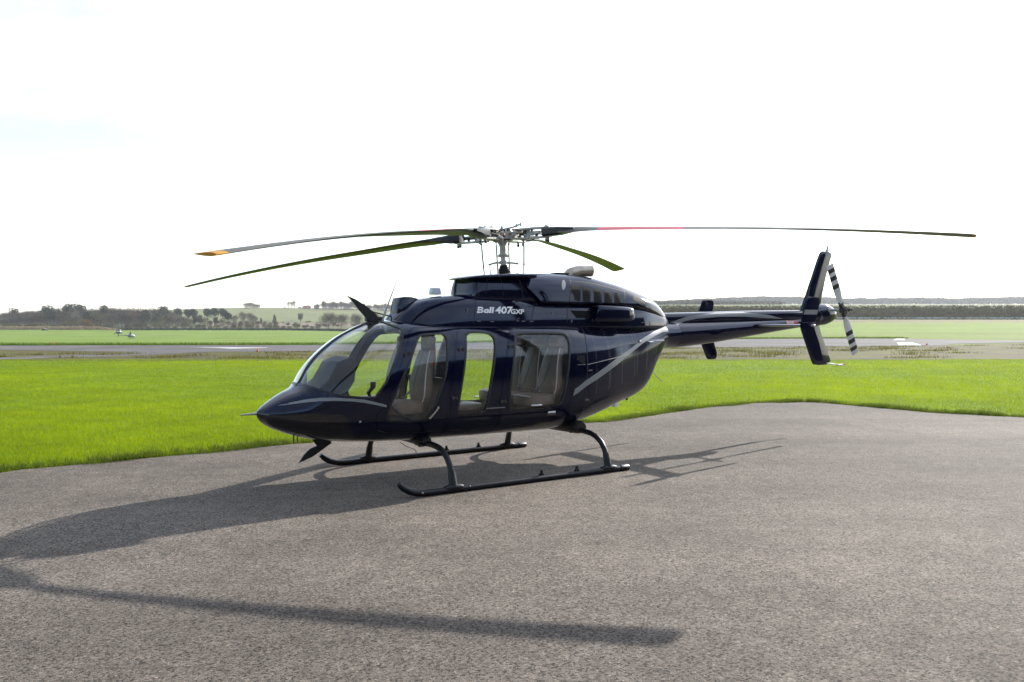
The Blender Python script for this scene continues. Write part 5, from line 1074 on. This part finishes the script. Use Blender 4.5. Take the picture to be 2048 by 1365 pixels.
b = MB(); b.loft([[(x, y, z) for x, z in ((-2.0, .35), (-2.05, .75), (-1.9, .95), (1.0, .95), (1.95, .8), (2.05, .4))] for y in (-.85, .85)]); b.build('body', SD, car, bevel=.08)
b = MB(); b.loft([[(x, y*k, z) for x, z in ((-1.75, .93), (-1.35, 1.45), (.35, 1.45), (1.0, .93))] for y, k in ((-.8, 1), (.8, 1))]); b.build('cabin', DGLASS, car, bevel=.08)
b = MB(); b.box((-.5, 0, 1.475), (1.6, 1.4, .05)); b.build('roof', WHITE, car)
for x in (-1.3, 1.3):
    for s_ in (1, -1):
        b = MB(); b.cyl((x, s_*.72, .32), (x, s_*.88, .32), .32, 14); b.build('wheel', RUBBER, car)
# hangar behind the photographer (seen mirrored in the paint and windows)
hg = empty('hangar', (2, -17, 0)); tag(hg, 'long dark green metal hangar with sliding doors facing the apron', 'hangar')
CLAD = mat('dark_green_cladding', (.022, .028, .026), .6, var=.2, vscale=.6); CLAD2 = mat('hangar_door_grey', (.035, .037, .042), .6, var=.2, vscale=.5)
b = MB(); b.box((0, -11, 3.3), (68, 21.6, 6.6)); b.build('wall', CLAD, hg)
b = MB(); b.add([(-34.6, .4, 6.55), (34.6, .4, 6.55), (34.6, -22.4, 6.55), (-34.6, -22.4, 6.55), (-34.6, -11, 8.6), (34.6, -11, 8.6)], [(0, 1, 5, 4), (1, 2, 5), (2, 3, 4, 5), (3, 0, 4), (3, 2, 1, 0)]); b.build('roof', mat('roof_sheet', (.06, .06, .065), .6), hg, smooth=False)
for i in range(8):
    b = MB(); b.box((-16+4*i+2, .05+.08*(i % 2), 2.7), (3.94, .08, 5.3)); b.build('door_panel', CLAD2, hg)
    if i % 2: b = MB(); b.box((-16+4*i+2, .19, 3.6), (1.4, .03, 1.0)); b.build('door_window', DGLASS, hg)
# second hangar along the right side of the apron (its dark flank mirrors in the port side of the fuselage)
h2 = empty('hangar', (25, -6, 0)); tag(h2, 'dark grey metal hangar standing along the right side of the apron', 'hangar')
b = MB(); b.box((8, 0, 4.2), (16, 42, 8.4)); b.build('wall', CLAD2, h2)
b = MB(); b.add([(-.4, -21.5, 8.35), (16.4, -21.5, 8.35), (16.4, 21.5, 8.35), (-.4, 21.5, 8.35), (8, -21.5, 10.6), (8, 21.5, 10.6)], [(0, 4, 5, 3), (1, 2, 5, 4), (0, 1, 4), (2, 3, 5), (0, 3, 2, 1)]); b.build('roof', mat('roof_sheet'), h2, smooth=False)
for i in range(6):
    b = MB(); b.box((-.05-.08*(i % 2), -13+5*i, 3.3), (.08, 4.94, 6.5)); b.build('door_panel', CLAD, h2)
# air: even haze over the whole place
HB = MB(); HB.box((0, 0, 42), (9000, 9000, 102)); hm = bpy.data.materials.new('haze'); hm.use_nodes = True; t = hm.node_tree; t.nodes.clear(); o_ = t.nodes.new('ShaderNodeOutputMaterial'); pv = t.nodes.new('ShaderNodeVolumePrincipled')
pv.inputs['Color'].default_value = (.90, .95, 1, 1); pv.inputs['Density'].default_value = .00011; pv.inputs['Anisotropy'].default_value = .35; t.links.new(pv.outputs[0], o_.inputs['Volume'])
tag(HB.build('haze', hm, None, smooth=False), kind='stuff')
